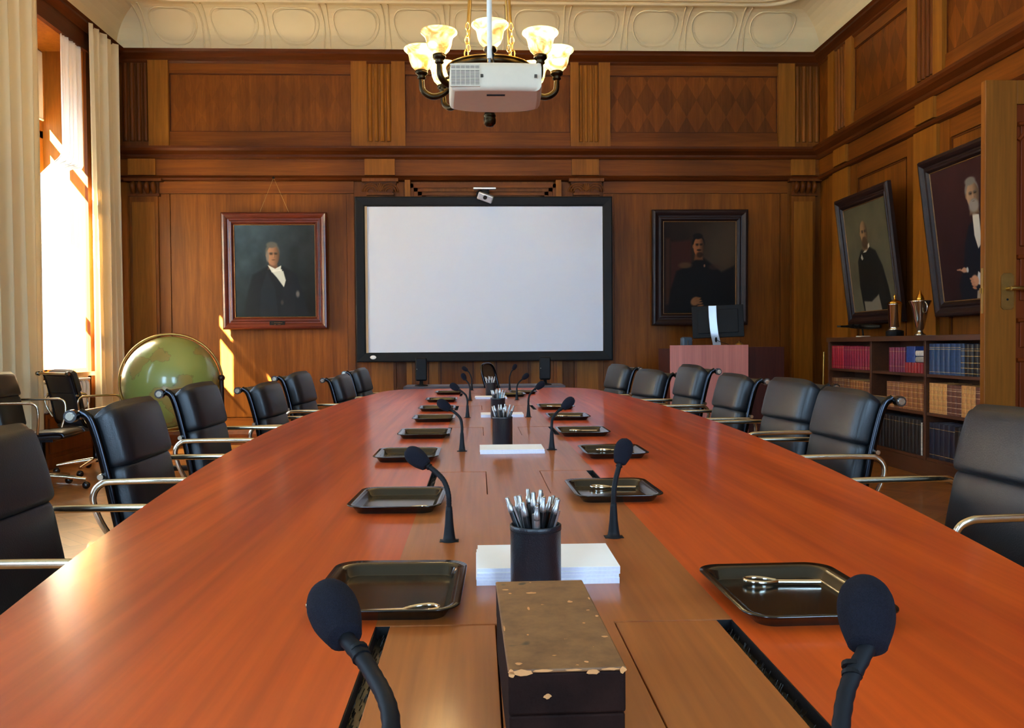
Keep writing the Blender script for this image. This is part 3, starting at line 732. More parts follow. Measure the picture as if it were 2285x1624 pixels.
TR = [('left', 1, -.122, 1.205, -2), ('left', 2, -.176, 1.91, -2), ('left', 3, -.222, 2.71, 0), ('left', 4, -.210, 3.37, 0), ('left', 5, -.208, 4.08, 0), ('left', 6, -.225, 4.73, 0), ('left', 7, -.232, 5.48, 0), ('left', 8, -.215, 6.32, 0),
      ('right', 1, .425, 1.150, 1), ('right', 2, .312, 2.00, 1), ('right', 3, .428, 2.73, 0), ('right', 4, .41, 3.38, 0), ('right', 5, .428, 4.10, 0), ('right', 6, .43, 4.77, 0), ('right', 7, .232, 5.985, 0), ('right', 8, .33, 6.30, 0)]
ORD = ['nearest', 'second nearest', 'third nearest', 'fourth nearest', 'fifth nearest', 'sixth nearest', 'seventh nearest', 'farthest']
for k, (sd_, n_, x, y, rz) in enumerate(TR):
    t_ = tray0 if k == 0 else copy_tree(tray0)
    t_.location = (x, y, TZ); t_.rotation_euler = (0, 0, R(rz))
    lb = 'black lacquered tray, %s of the eight on the %s half of the table' % (ORD[n_ - 1], sd_)
    if (sd_, n_) == ('right', 7): lb = 'black lacquered tray near the middle of the table behind the fourth paper stack'
    elif sd_ == 'right' and n_ == 8: lb = 'black lacquered tray farthest on the right, beside the mesh chair'
    tag(t_, lb, 'tray', 'black trays along the table')
    if sd_ == 'left' and n_ > 5: continue
    if (sd_, n_) == ('right', 7): continue
    o = op0 if first else copy_tree(op0); first = False
    if sd_ == 'left': o.location = (x + .015, y - .098, TZ + .0075); o.rotation_euler = (0, 0, R(6 + rz))
    else: o.location = (x + .012, y + (.060 if n_ > 1 else .070), TZ + .002); o.rotation_euler = (0, 0, R(180 - 4))
    if sd_ == 'left': o.location.y = y - .088; o.location.z = TZ + .002
    tag(o, 'silver bottle opener lying in the %s tray on the %s half of the table' % (ORD[n_ - 1], sd_), 'bottle opener', 'bottle openers in the trays')

# ------------------------------------------------------------------ notepads, pen cups, pens
def notepad(w_, d_, h_): return MB().box(-w_ / 2, w_ / 2, -d_ / 2, d_ / 2, 0, h_, 1).box(-w_ / 2, w_ / 2, -d_ / 2, d_ / 2, h_, h_ + .0004, 0).build('notepad', [PAPER, PAPERE])
SN = ['nearest', 'second', 'third', 'farthest']; LV = ['bottom', 'second', 'third', 'top']
for s_, (x, y, hs) in enumerate(((.102, 1.322, [.0088, .0052, .0052, .0058]), (.108, 2.845, [.007, .007]), (.118, 4.27, [.007, .007]), (.086, 5.73, [.007, .007]))):
    z = TZ
    for k, h_ in enumerate(hs):
        o = notepad(.210, .148, h_ - .0006); o.location = (x + random.uniform(-.0025, .0025), y + random.uniform(-.002, .002), z + .0001); o.rotation_euler = (0, 0, R(random.uniform(-.6, .6)))
        z += h_
        lv = LV[k] if len(hs) == 4 else ('lower', 'upper')[k]
        tag(o, 'white notepad, %s one of the %s paper stack on the table' % (lv, SN[s_]), 'notepad', 'white notepads in four stacks')
def make_cup():
    r = empty('pen_cup')
    MB().lathe([(0, .0), (.0345, 0), (.0355, .002), (.0355, .093), (.0362, .094), (.0362, .099), (.0352, .100), (.0335, .100), (.0330, .096), (.0330, .005), (0, .005)], 40).build('cup_body', LEATH2, r)
    MB().tube([(.0357 * math.cos(R(a)), .0357 * math.sin(R(a)), .093) for a in range(0, 360, 9)], .0006, 6, closed=True).build('stitching', BLACK, r)
    return r
PENB = plain('pen_black', rgb(18, 18, 20), .3); PENS = plain('pen_silver', rgb(176, 174, 172), .35, .9)
PENW = plain('pen_cream', rgb(226, 222, 212), .35); PENC = plain('pen_teal', rgb(60, 150, 170), .35)
def make_pen(body, top):
    r = empty('pen')
    MB().lathe([(0, 0), (.0012, .004), (.0035, .012), (.0045, .02), (.0045, .118), (.0042, .120)], 10).build('barrel', body, r)
    MB().lathe([(.0044, .1185), (.0046, .122), (.0040, .130), (.0030, .131), (.0028, .140), (.0022, .1415), (0, .1415)], 10).build('push_button', top, r)
    MB().box(-.0015, .0015, .0045, .0068, .086, .126).build('clip', top, r)
    return r
pk = {'black': make_pen(PENB, PENS), 'silver': make_pen(PENS, PENS), 'cream': make_pen(PENW, PENS), 'teal': make_pen(PENC, PENS)}
used = set(); cup0 = make_cup()
CUPS = [(.079, 1.197, ['black'] * 13 + ['teal', 'silver']), (.085, 3.03, ['cream', 'black', 'black', 'silver', 'black', 'cream', 'black', 'silver', 'black']), (.095, 4.165 - .04, ['black', 'silver', 'black', 'cream', 'black', 'silver', 'teal', 'black', 'silver', 'black', 'cream']), (.086, 5.87, ['cream', 'black', 'silver', 'cream', 'black', 'cream', 'silver', 'cream'])]
CN = ['nearest pen cup', 'second pen cup from the front', 'third pen cup from the front', 'farthest pen cup']
for i, (x, y, pens) in enumerate(CUPS):
    c_ = cup0 if i == 0 else copy_tree(cup0); c_.location = (x, y, TZ + .0003); c_.rotation_euler = (0, 0, R(17 * i))
    tag(c_, ['black leather pen cup standing behind the old brown box, nearest of the four', 'black leather pen cup behind the second paper stack', 'black leather pen cup just before the third paper stack', 'black leather pen cup farthest down the table'][i], 'pen cup', 'black pen cups along the table centre')
    random.seed(5 + i)
    for j, kd in enumerate(pens):
        o = pk[kd] if kd not in used else copy_tree(pk[kd]); used.add(kd)
        a = 2 * math.pi * (j * .618 + .1); rr_ = .026 * math.sqrt((j + .6) / len(pens)); tilt = random.uniform(.03, .20) * (rr_ / .026 + .3)
        bx, by = .35 * rr_ * math.cos(a + 2.8), .35 * rr_ * math.sin(a + 2.8); ht = .085
        topv = Vector((rr_ * math.cos(a), rr_ * math.sin(a), .093)); bot = Vector((bx - .0, by, .007)); d = (topv - bot).normalized()
        o.rotation_mode = 'QUATERNION'; o.rotation_quaternion = d.to_track_quat('Z', 'Y') @ Matrix.Rotation(random.uniform(0, 6.28), 3, 'Z').to_quaternion()
        o.location = Vector((x, y, TZ)) + bot + d * random.uniform(0, .008); o.scale = (1, 1, .95)
        lb = {'black': 'black pen with silver push button standing in the ', 'silver': 'silver pen standing in the ', 'cream': 'cream white pen standing in the ', 'teal': 'teal pen with silver top standing in the '}[kd] + CN[i]
        tag(o, lb, 'pen', 'pens in the ' + CN[i])

# ------------------------------------------------------------------ old box
def boxmat():
    m_, nt, p = mat('worn_box_paper'); N = nt.nodes.new; L = nt.links.new
    tc = N('ShaderNodeTexCoord'); n1 = N('ShaderNodeTexNoise'); n1.inputs['Scale'].default_value = 28; n1.inputs['Detail'].default_value = 8; n1.inputs['Roughness'].default_value = .7
    r1 = N('ShaderNodeValToRGB'); e = r1.color_ramp.elements; e[0].position = .3; e[0].color = rgb(98, 62, 34); e[1].position = .7; e[1].color = rgb(142, 98, 56)
    L(tc.outputs['Object'], n1.inputs[0]); L(n1.outputs['Fac'], r1.inputs[0])
    n2 = N('ShaderNodeTexNoise'); n2.inputs['Scale'].default_value = 75; n2.inputs['Detail'].default_value = 3; L(tc.outputs['Object'], n2.inputs[0])
    r2 = N('ShaderNodeValToRGB'); r2.color_ramp.elements[0].position = .705; r2.color_ramp.elements[1].position = .72
    L(n2.outputs['Fac'], r2.inputs[0]); mx = N('ShaderNodeMix'); mx.data_type = 'RGBA'; L(r2.outputs[0], mx.inputs[0]); L(r1.outputs[0], mx.inputs[6]); mx.inputs[7].default_value = rgb(206, 142, 82)
    n3 = N('ShaderNodeTexNoise'); n3.inputs['Scale'].default_value = 30; n3.inputs['Detail'].default_value = 1
    mp = N('ShaderNodeMapping'); mp.inputs['Location'].default_value = (3, 1, 7); L(tc.outputs['Object'], mp.inputs[0]); L(mp.outputs[0], n3.inputs[0])
    r3 = N('ShaderNodeValToRGB'); r3.color_ramp.elements[0].position = .70; r3.color_ramp.elements[1].position = .74; L(n3.outputs['Fac'], r3.inputs[0])
    m3 = N('ShaderNodeMix'); m3.data_type = 'RGBA'; L(r3.outputs[0], m3.inputs[0]); L(mx.outputs[2], m3.inputs[6]); m3.inputs[7].default_value = rgb(66, 50, 34)
    L(m3.outputs[2], p.inputs['Base Color']); p.inputs['Roughness'].default_value = .6
    return m_
BOXT = boxmat(); BOXS = plain('box_dark_cloth', rgb(32, 16, 11), .75, spec=.1, noise=.35, nscale=40, bump=.3, bscale=300); BOXW = plain('bare_cardboard', rgb(206, 142, 84), .8, noise=.15, nscale=60)
bx = empty('keepsake_box', (.0705, .845, TZ), R(1.0)); tag(bx, 'old worn brown box with scuffed lid at the bottom centre of the table', 'box')
MB().box(-.049, .049, -.133, .133, 0, .040).build('box_base', BOXS, bx, bevel=.002)
ld_ = MB().box(-.0495, .0495, -.1335, .1335, .0406, .076).build('lid', BOXS, bx, bevel=.002)
MB().box(-.0500, .0500, -.1345, .1345, .0762, .0800).build('lid_top', BOXT, ld_, bevel=.0016)
random.seed(3)
def blot(c, ax, ay, rx, ry, n=11):
    c = Vector(c); ax = Vector(ax); ay = Vector(ay)
    pts = [c + ax * rx * random.uniform(.6, 1.15) * math.cos(6.283 * k / n) + ay * ry * random.uniform(.6, 1.15) * math.sin(6.283 * k / n) for k in range(n)]
    nr = ax.cross(ay) * .0003
    MB().add([p for p in pts] + [p + nr for p in pts], [tuple(range(n, 2 * n))] + [(i, (i + 1) % n, n + (i + 1) % n, n + i) for i in range(n)], 0, False).build('worn_patch', BOXW, ld_)
X_, Y_, Z_ = (1, 0, 0), (0, 1, 0), (0, 0, 1)
for (cx_, cz_, rx, rz_) in ((-.038, .0775, .011, .0028), (-.047, .0765, .003, .004), (.022, .0762, .006, .0022), (.047, .0775, .003, .003), (-.02, .0785, .01, .0012), (.036, .0785, .008, .0012), (.005, .0785, .008, .0010)):
    blot((cx_, -.1349, cz_), X_, Z_, rx, rz_)
blot((-.017, -.1341, .0565), X_, Z_, .0035, .0026)
for (cx_, cy_, rx, ry) in ((-.04, -.122, .003, .003), (.018, -.122, .002, .002), (-.012, .085, .006, .003), (.025, .05, .003, .004), (-.02, .03, .0015, .006), (.046, .0, .0015, .003), (.047, .06, .001, .004), (-.04, .10, .004, .002), (-.048, -.03, .001, .008), (-.036, .085, .002, .002), (.04, .02, .002, .0015), (.044, -.06, .003, .002), (.03, -.02, .0015, .0015), (-.027, -.05, .0012, .002)):
    blot((cx_, cy_, .0801), X_, Y_, rx, ry)

# ------------------------------------------------------------------ framed pictures
def frame_mesh(w_, h_, prof):
    """mitred frame in XZ, front facing -Y; prof = [(inset from outer edge, depth towards viewer)]"""
    v = []; n = len(prof)
    for (i_, d_) in prof:
        a, b = w_ / 2 - i_, h_ / 2 - i_
        v += [(-a, -d_, -b), (a, -d_, -b), (a, -d_, b), (-a, -d_, b)]
    f = [(4 * j + i, 4 * j + (i + 1) % 4, 4 * j + 4 + (i + 1) % 4, 4 * j + 4 + i) for j in range(n - 1) for i in range(4)]
    return MB().add(v, f)
def ell(U, V, cx_, cy_, rx, ry, soft=.15, rot=0):
    c, s = math.cos(rot), math.sin(rot); du, dv = U - cx_, V - cy_
    a = (du * c + dv * s) / rx; b = (-du * s + dv * c) / ry; d = np.sqrt(a * a + b * b)
    return np.clip((1 + soft / 2 - d) / soft, 0, 1)
def poly(U, V, pts, soft=.01):
    d = np.full(U.shape, 9.0); ins = np.zeros(U.shape, bool); n = len(pts)
    for i in range(n):
        (x0, y0), (x1, y1) = pts[i], pts[(i + 1) % n]
        ex, ey = x1 - x0, y1 - y0; t = np.clip(((U - x0) * ex + (V - y0) * ey) / (ex * ex + ey * ey + 1e-12), 0, 1)
        d = np.minimum(d, np.hypot(U - x0 - t * ex, V - y0 - t * ey))
        cnd = ((y0 > V) != (y1 > V)) & (U < (x1 - x0) * (V - y0) / (y1 - y0 + 1e-12) + x0); ins ^= cnd
    sd_ = np.where(ins, d, -d); return np.clip(sd_ / soft + .5, 0, 1)
def vnoise(U, V, f, seed=0):
    rg = np.random.RandomState(seed); o = np.zeros(U.shape)
    for k in range(4):
        n = int(f * 2 ** k) + 2; g = rg.rand(n + 2, n + 2); x = U * n; y = V * n; i = x.astype(int); j = y.astype(int); a = x - i; b = y - j
        a = a * a * (3 - 2 * a); b = b * b * (3 - 2 * b); i = np.clip(i, 0, n); j = np.clip(j, 0, n)
        o += (g[i, j] * (1 - a) * (1 - b) + g[i + 1, j] * a * (1 - b) + g[i, j + 1] * (1 - a) * b + g[i + 1, j + 1] * a * b) / 2 ** k
    return o / 1.875 - .5
def canvas(w_, h_, fn, parent, n=190):
    nx = n; ny = int(n * h_ / w_); us = np.linspace(0, 1, nx); vs = np.linspace(0, 1, ny); U, V = np.meshgrid(us, vs)
    C = fn(U, V)
    X = (U - .5) * w_; Z = (V - .5) * h_
    co = np.stack([X, np.zeros_like(X), Z], -1).reshape(-1, 3)
    idx = np.arange(nx * ny).reshape(ny, nx); f = np.stack([idx[:-1, :-1], idx[:-1, 1:], idx[1:, 1:], idx[1:, :-1]], -1).reshape(-1, 4)
    me = bpy.data.meshes.new('canvas'); me.from_pydata(co.tolist(), [], f.tolist())
    at = me.color_attributes.new('paint', 'FLOAT_COLOR', 'POINT')
    c = np.clip(C * .88, 0, 255).reshape(-1, 3) / 255; c = np.where(c <= .04045, c / 12.92, ((c + .055) / 1.055) ** 2.4)
    at.data.foreach_set('color', np.concatenate([c, np.ones((len(c), 1))], 1).ravel())
    if 'oil_paint' not in bpy.data.materials:
        m_, nt, p = mat('oil_paint'); N = nt.nodes.new; a = N('ShaderNodeAttribute'); a.attribute_name = 'paint'
        nt.links.new(a.outputs['Color'], p.inputs['Base Color']); p.inputs['Roughness'].default_value = .6; p.inputs['Specular IOR Level'].default_value = .12
        nn = N('ShaderNodeTexNoise'); nn.inputs['Scale'].default_value = 60; b = N('ShaderNodeBump'); b.inputs['Strength'].default_value = .1; b.inputs['Distance'].default_value = .002
        tc = N('ShaderNodeTexCoord'); nt.links.new(tc.outputs['Object'], nn.inputs[0]); nt.links.new(nn.outputs['Fac'], b.inputs['Height']); nt.links.new(b.outputs[0], p.inputs['Normal'])
    me.materials.append(bpy.data.materials['oil_paint'])
    o = bpy.data.objects.new('canvas', me); COL.objects.link(o); o.parent = parent; o.location = (0, -.012, 0); return o
def mixc(C, m_, c): return C * (1 - m_[..., None]) + np.array(c, float) * m_[..., None]
def grad(U, c0, c1): return np.array(c0, float) * (1 - U[..., None]) + np.array(c1, float) * U[..., None]
def face(C, U, V, cx_, cy_, rx, ry, skin, hair, shade=.45, bald=False, beard=None, turn=1, stache=None, grey=None, A=1.0):
    """head: hair mass, face, ear, brow, eyes, nose, mouth. turn = which side is lit less; A = V/U aspect"""
    sk = np.array(skin, float)
    C = mixc(C, poly(U, V, [(cx_ - rx * .55, cy_ - ry * .5), (cx_ + rx * .6, cy_ - ry * .5), (cx_ + rx * .8, cy_ - ry * 1.45), (cx_ - rx * .8, cy_ - ry * 1.45)], .02), sk * .62)
    if not bald: C = mixc(C, ell(U, V, cx_ - .05 * rx * turn, cy_ + ry * .28, rx * 1.12, ry * .86, .22), hair)
    else: C = mixc(C, ell(U, V, cx_ - .75 * rx * turn, cy_ + ry * .0, rx * .35, ry * .55, .4), hair)
    C = mixc(C, ell(U, V, cx_ - .98 * rx * turn, cy_ - ry * .05, rx * .16, ry * .2, .4), sk * .72)
    fm = ell(U, V, cx_ + .05 * rx * turn, cy_ - (0 if bald else ry * .08), rx, ry, .14)
    s = np.clip(((U - cx_) * turn / rx) * .5 + .5, 0, 1)[..., None]
    fc = sk * (1 - s) + sk * shade * s * 1.0
    fc = np.where(s < .55, sk * (1.02 - .25 * s), sk * (1.02 - .25 * .55) * (1 - (s - .55) * 1.4 * (1 - shade) * 1.3))
    C = C * (1 - fm[..., None]) + fc * fm[..., None]
    if not bald: C = mixc(C, ell(U, V, cx_ - .15 * rx * turn, cy_ + ry * 1.0, rx * .85, ry * .30, .4), hair)
    for ex in (-.36, .38):
        x = cx_ + ex * rx + .08 * rx * turn
        C = mixc(C, ell(U, V, x, cy_ + ry * .10, rx * .27, ry * .13, .9) * .75, sk * .30)
        C = mixc(C, ell(U, V, x, cy_ + ry * .20, rx * .30, ry * .045, .7) * .8, np.array(hair) * .8)
        C = mixc(C, ell(U, V, x, cy_ + ry * .06, rx * .13, ry * .05, .5) * .8, (22, 16, 12))
        C = mixc(C, ell(U, V, x - rx * .02, cy_ + ry * .0, rx * .2, ry * .04, .8) * .4, sk * 1.05)
    nx_ = cx_ + .14 * rx * turn
    C = mixc(C, poly(U, V, [(nx_ + .02 * rx, cy_ + ry * .12), (nx_ + .17 * rx * turn, cy_ - ry * .26), (nx_ - .05 * rx, cy_ - ry * .30)], .012) * .5, sk * .55)
    C = mixc(C, ell(U, V, nx_ - .03 * rx * turn, cy_ - ry * .12, rx * .07, ry * .18, .9) * .5, np.minimum(sk * 1.15, 255))
    C = mixc(C, ell(U, V, cx_ + .08 * rx * turn, cy_ - ry * .50, rx * .28, ry * .045, .6) * .8, sk * .42)
    if stache is not None: C = mixc(C, ell(U, V, cx_ + .08 * rx * turn, cy_ - ry * .42, rx * .42, ry * .10, .5) * .9, stache)
    if beard is not None:
        C = mixc(C, ell(U, V, cx_ + .05 * rx * turn, cy_ - ry * .82, rx * .80, ry * .48, .45) * .95, beard)
        C = mixc(C, ell(U, V, cx_ + .08 * rx * turn, cy_ - ry * .50, rx * .2, ry * .035, .6) * .7, sk * .5)
    if grey is not None:
        C = mixc(C, ell(U, V, cx_ - .86 * rx * turn, cy_ - ry * .15, rx * .24, ry * .55, .5) * .85, grey)
    return C
def paint1(U, V):
    n = vnoise(U, V, 5, 1)[..., None]; C = grad(U, (54, 72, 84), (40, 44, 46)) * (1 + .5 * n); C *= (.55 + .6 * V)[..., None]
    C = mixc(C, poly(U, V, [(.10, 0), (.16, .28), (.22, .46), (.40, .545), (.60, .55), (.76, .47), (.84, .25), (.92, 0)], .03), (26, 32, 40))
    C = mixc(C, poly(U, V, [(.30, 0), (.32, .3), (.40, .5), (.50, .3), (.53, 0)], .02) * .6, (36, 44, 54))
    C = mixc(C, poly(U, V, [(.55, 0), (.60, .36), (.68, .5), (.74, .3), (.74, 0)], .03) * .5, (34, 38, 46))
    C = mixc(C, poly(U, V, [(.45, .50), (.60, .50), (.63, .40), (.605, .325), (.52, .43)], .008), (206, 212, 206))
    C = mixc(C, ell(U, V, .775, .25, .022, .035, .8) * .6, (170, 160, 150)); C = mixc(C, ell(U, V, .58, .16, .018, .025, .8) * .4, (130, 110, 90))
    C = face(C, U, V, .475, .675, .078, .108, (176, 128, 98), (96, 92, 86), .5, turn=1, grey=(120, 116, 112))
    C = mixc(C, poly(U, V, [(.41, .565), (.50, .525), (.575, .56), (.57, .50), (.46, .485)], .006), (214, 220, 214))
    C = mixc(C, poly(U, V, [(.47, .515), (.53, .508), (.585, .520), (.585, .495), (.53, .502), (.47, .488)], .004) * .9, (232, 236, 230))
    return C
def paint2(U, V):
    n = vnoise(U, V, 5, 2)[..., None]; C = grad(U, (30, 18, 12), (64, 48, 34)) * (1 + .3 * n)
    C = mixc(C, poly(U, V, [(.10, .10), (.10, .78), (.38, .80), (.40, .10)], .03) * .9, (60, 26, 18)); C = mixc(C, poly(U, V, [(.03, .1), (.03, .82), (.09, .82), (.09, .1)], .03) * .7, (70, 38, 22))
    C = mixc(C, ell(U, V, .80, .72, .22, .26, .9) * .6, (74, 58, 42))
    C = mixc(C, poly(U, V, [(.06, 0), (.10, .25), (.18, .46), (.38, .54), (.46, .60), (.56, .60), (.66, .54), (.80, .45), (.98, .52), (1, 0)], .03), (15, 12, 12))
    C = mixc(C, ell(U, V, .30, .525, .09, .032, .6) * .8, (92, 64, 38)); C = mixc(C, ell(U, V, .70, .505, .08, .03, .6) * .6, (60, 34, 24))
    C = mixc(C, ell(U, V, .565, .52, .012, .016, .7), (120, 84, 60))
    C = face(C, U, V, .485, .735, .075, .105, (158, 96, 56), (18, 12, 10), .25, turn=1, stache=(40, 22, 14))
    C = mixc(C, ell(U, V, .50, .640, .045, .03, .6) * .8, (30, 18, 12))
    C = mixc(C, ell(U, V, .44, .135, .065, .045, .4, .3), (140, 92, 54))
    for k in range(4): C = mixc(C, ell(U, V, .475 + .012 * k, .165 - .026 * k, .045, .010, .5, .1), (128, 80, 46))
    return C
def paint3(U, V):
    n = vnoise(U, V, 4, 3)[..., None]; C = grad(V, (98, 92, 72), (88, 82, 58)) * (1 + .25 * n)
    C = mixc(C, poly(U, V, [(.24, .0), (.20, .25), (.22, .48), (.32, .58), (.50, .605), (.66, .55), (.78, .40), (.86, .20), (.90, 0)], .02), (26, 24, 22))
    C = mixc(C, poly(U, V, [(.62, 0), (.66, .3), (.74, .34), (.80, .0)], .03) * .5, (36, 34, 30))
    C = mixc(C, poly(U, V, [(.27, 0), (.26, .10), (.44, .09), (.62, .15), (.66, .0)], .015), (128, 118, 100))
    C = mixc(C, poly(U, V, [(.37, .555), (.46, .60), (.53, .635), (.535, .60), (.44, .555)], .006), (206, 198, 178))
    C = mixc(C, poly(U, V, [(.30, .51), (.33, .545), (.36, .50), (.33, .485)], .006), (178, 172, 156))
    C = face(C, U, V, .43, .735, .085, .112, (168, 128, 86), (70, 52, 34), .35, bald=True, beard=(74, 52, 34), turn=1, stache=(84, 60, 40))
    return C
def paint4(U, V):
    n = vnoise(U, V, 4, 4)[..., None]; C = grad(V, (40, 20, 24), (62, 32, 30)) * (1 + .25 * n)
    C = mixc(C, poly(U, V, [(.28, .0), (.26, .12), (.36, .24), (.42, .42), (.50, .54), (.62, .58), (.80, .55), (.98, .45), (1, 0)], .02), (22, 24, 34))
    C = mixc(C, poly(U, V, [(.57, .62), (.66, .60), (.655, .40), (.60, .36), (.565, .46)], .006), (214, 210, 196))
    C = mixc(C, poly(U, V, [(.56, .62), (.60, .60), (.60, .38), (.55, .44)], .006) * .0, (22, 24, 34))
    C = face(C, U, V, .60, .75, .088, .098, (186, 146, 110), (128, 122, 112), .5, turn=1, beard=(150, 144, 134), stache=(112, 102, 92))
    C = mixc(C, poly(U, V, [(.52, .115), (.56, .20), (.60, .18), (.60, .09)], .008), (206, 204, 200))
    C = mixc(C, ell(U, V, .50, .135, .055, .042, .3), (198, 142, 108))
    for k in range(4): C = mixc(C, ell(U, V, .455 + .010 * k, .150 - .022 * k, .030, .009, .5, -.2), (182, 126, 94))
    C = mixc(C, poly(U, V, [(.30, .225), (.36, .245), (.40, .235), (.40, .205), (.35, .205)], .008), (196, 144, 112)); C = mixc(C, poly(U, V, [(.25, .235), (.31, .238), (.31, .222), (.25, .228)], .006), (190, 138, 106))
    C = mixc(C, ell(U, V, .41, .222, .015, .02, .4), (200, 198, 194))
    C = mixc(C, poly(U, V, [(.50, .0), (.52, .06), (.56, .07), (.55, .0)], .01), (176, 156, 130))
    return C
FPROF = [(0, 0), (0, .035), (.012, .05), (.03, .055), (.05, .042), (.062, .030), (.075, .028), (.085, .036), (.098, .034), (.112, .020), (.118, .012), (.122, .010)]
def picture(name, w_, h_, fn, fm, loc, rz, lean, label, sc=1.0, plate=None, wires=None, gilt=True, fwid=1.0):
    r = empty(name, loc, rz); r.rotation_euler = (lean, 0, rz); tag(r, label, 'picture', 'framed portraits on the walls')
    prof = [(a * fwid, b) for a, b in FPROF]
    frame_mesh(w_, h_, prof).build('frame', fm, r, bevel=.002, seg=1)
    MB().box(-w_ / 2 + .01, w_ / 2 - .01, -.008, .0, -h_ / 2 + .01, h_ / 2 - .01).build('backing', W_BFRAME, r)
    iw, ih = w_ - 2 * prof[-1][0], h_ - 2 * prof[-1][0]
    canvas(iw + .004, ih + .004, fn, r)
    if gilt:
        frame_mesh(iw + .008, ih + .008, [(0, .012), (.0, .019), (.004, .020), (.008, .014)]).build('gilt_slip', OLDGILT, r)
    if plate:
        pl_ = MB().box(-.085, .085, -.047, -.036, -.028, .028).build('nameplate', BLACK, r, loc=(.02, 0, -h_ / 2 + .065), bevel=.004)
        en = MB(); rg_ = random.Random(4)                       # worn engraving, too small to read in the photograph
        for x0, x1, z0, z1 in ((-.058, -.050, .002, .014), (-.036, .058, .003, .013), (-.034, -.010, -.015, -.008), (.004, .040, -.015, -.007)):
            x = x0
            while x < x1 - .002:
                wd = rg_.uniform(.0016, .0034); en.box(x, min(x + wd, x1), -.0478, -.0470, z0 + rg_.uniform(0, .003), z1 - rg_.uniform(0, .003)); x += wd + rg_.uniform(.0012, .0024)
        en.build('engraving', OLDGILT, pl_)
    if wires:
        dz, sp_ = wires
        for sx in (-1, 1): MB().tube([(sx * sp_, -.005, h_ / 2 - .02), (0, -.005 - dz * .0, h_ / 2 + dz)], .0016, 6).build('hanging_wire', BRASS, r)
        MB().ball((0, -.012, h_ / 2 + dz), .014).build('hook', BLACK, r)
    return r
picture('framed_portrait', 1.165, 1.30, paint1, W_RFRAME, (-2.255, 9.72, 1.945), 0, R(1.2), 'portrait of a grey-haired man with white bow tie, red frame, left of the screen', plate=True, wires=(.385, .17), fwid=1.12)
picture('framed_portrait', 1.10, 1.31, paint2, W_BFRAME, (2.535, 9.72, 1.965), 0, R(1.2), 'dark portrait of a moustached officer in black frame, behind the monitor', fwid=1.1)
picture('framed_portrait', 1.13, 1.28, paint3, W_BFRAME, (3.80, 8.17, 1.92), R(-90), R(7), 'portrait of a bald bearded man on olive ground, above the trophies', fwid=1.0)
picture('framed_portrait', 1.16, 1.30, paint4, W_BFRAME, (3.80, 6.48, 1.95), R(-90), R(7), 'portrait of a white-bearded man pointing, maroon ground, partly hidden by the door leaf', fwid=1.0)

# ------------------------------------------------------------------ projection board with camera
sc_ = empty('projection_board', (.086, 9.62, 1.834)); sc_.scale = (.992, .992, .992); tag(sc_, 'large white projection whiteboard in a wide black frame on the back wall', 'whiteboard')
frame_mesh(2.88, 1.845, [(0, 0), (0, .055), (.015, .06), (.095, .045), (.104, .030), (.108, .02)]).build('frame', FRAMEB, sc_, bevel=.003)
MB().box(-1.335, 1.335, -.022, -.006, -.818, .818).build('board_surface', SCREENM, sc_)
MB().box(-1.43, 1.43, -.006, .03, -.91, .91).build('back_panel', FRAMEB, sc_)
MB().lathe([(0, 0), (.034, 0), (.034, .004), (.031, .006), (0, .006)], 28, 0, Matrix.Translation((-1.255, -.052, -.868)) @ Matrix.Rotation(R(80), 4, 'X') @ Matrix.Diagonal((1, .62, 1, 1))).build('oval_badge', plain('badge_white', rgb(226, 228, 232), .4), sc_)
MB().box(-1.335, -1.31, -.030, -.022, -.818, .818).build('edge_strip', plain('beige_strip', rgb(206, 180, 140), .6), sc_)
wc = empty('board_camera', (.09, 9.50, 2.785)); tag(wc, 'small silver camera on a tilted mount clipped on top of the projection board', 'camera')
MB().box(-.125, .125, -.03, .05, .028, .048).build('mount_shelf', SATIN, wc, bevel=.004)
MB().box(-.11, .10, -.02, .04, .048, .056).build('mount_top', BLACK, wc, bevel=.002)
MB().box(-.05, .05, -.01, .04, -.05, .03).ball((-.05, .01, -.02), .045).build('mount_joint', BLACK, wc, bevel=.01)
cb = MB().box(-.085, .085, -.045, .035, -.045, .035).build('camera_body', SATIN, wc, bevel=.012); cb.location = (.01, -.02, -.055); cb.rotation_euler = (R(20), R(20), 0)
lz = MB().cyl((0, -.06, 0), (0, -.045, 0), .022).build('lens', BLACK, cb)

# ------------------------------------------------------------------ ceiling projector
pj = empty('projector', (.105, 4.66, 2.407)); tag(pj, 'white ceiling projector hanging on a pole in front of the chandelier', 'projector')
def body_outline(s=1.0, n=8):
    pts = [(-.236, -.195), (-.21, -.212), (0, -.222), (.21, -.212), (.236, -.195), (.250, .10), (.235, .165), (.15, .215), (0, .232), (-.15, .215), (-.235, .165), (-.250, .10)]
    return [(x * s, y * s) for x, y in pts]
pm = MB(); rings = [(.90, 0.0), (.96, .004), (.995, .018), (1.0, .03), (1.0, .115), (.985, .135), (.93, .142)]
ol = [tuple(p)[:2] for p in bez([(x, y, 0) for x, y in body_outline()] + [(-.236, -.195, 0)], 4)[:-1]]
nn_ = len(ol); v = []
for s_, z_ in rings: v += [(x * s_, y * s_, z_) for x, y in ol]
pm.add(v, [tuple(range(nn_))[::-1], tuple(range(6 * nn_, 7 * nn_))], 0, False)
pm.add(v, [(j * nn_ + i, j * nn_ + (i + 1) % nn_, (j + 1) * nn_ + (i + 1) % nn_, (j + 1) * nn_ + i) for j in range(6) for i in range(nn_)], 0, True)
pm.build('housing', WHITEP, pj)
MB().box(-.047, .049, -.135, -.118, -.004, .002).build('bottom_slot', BLACK, pj)
gr = MB().box(-.232, -.083, -.222, -.205, .018, .128, 0)
gr.build('grille_recess', BLACK, pj)
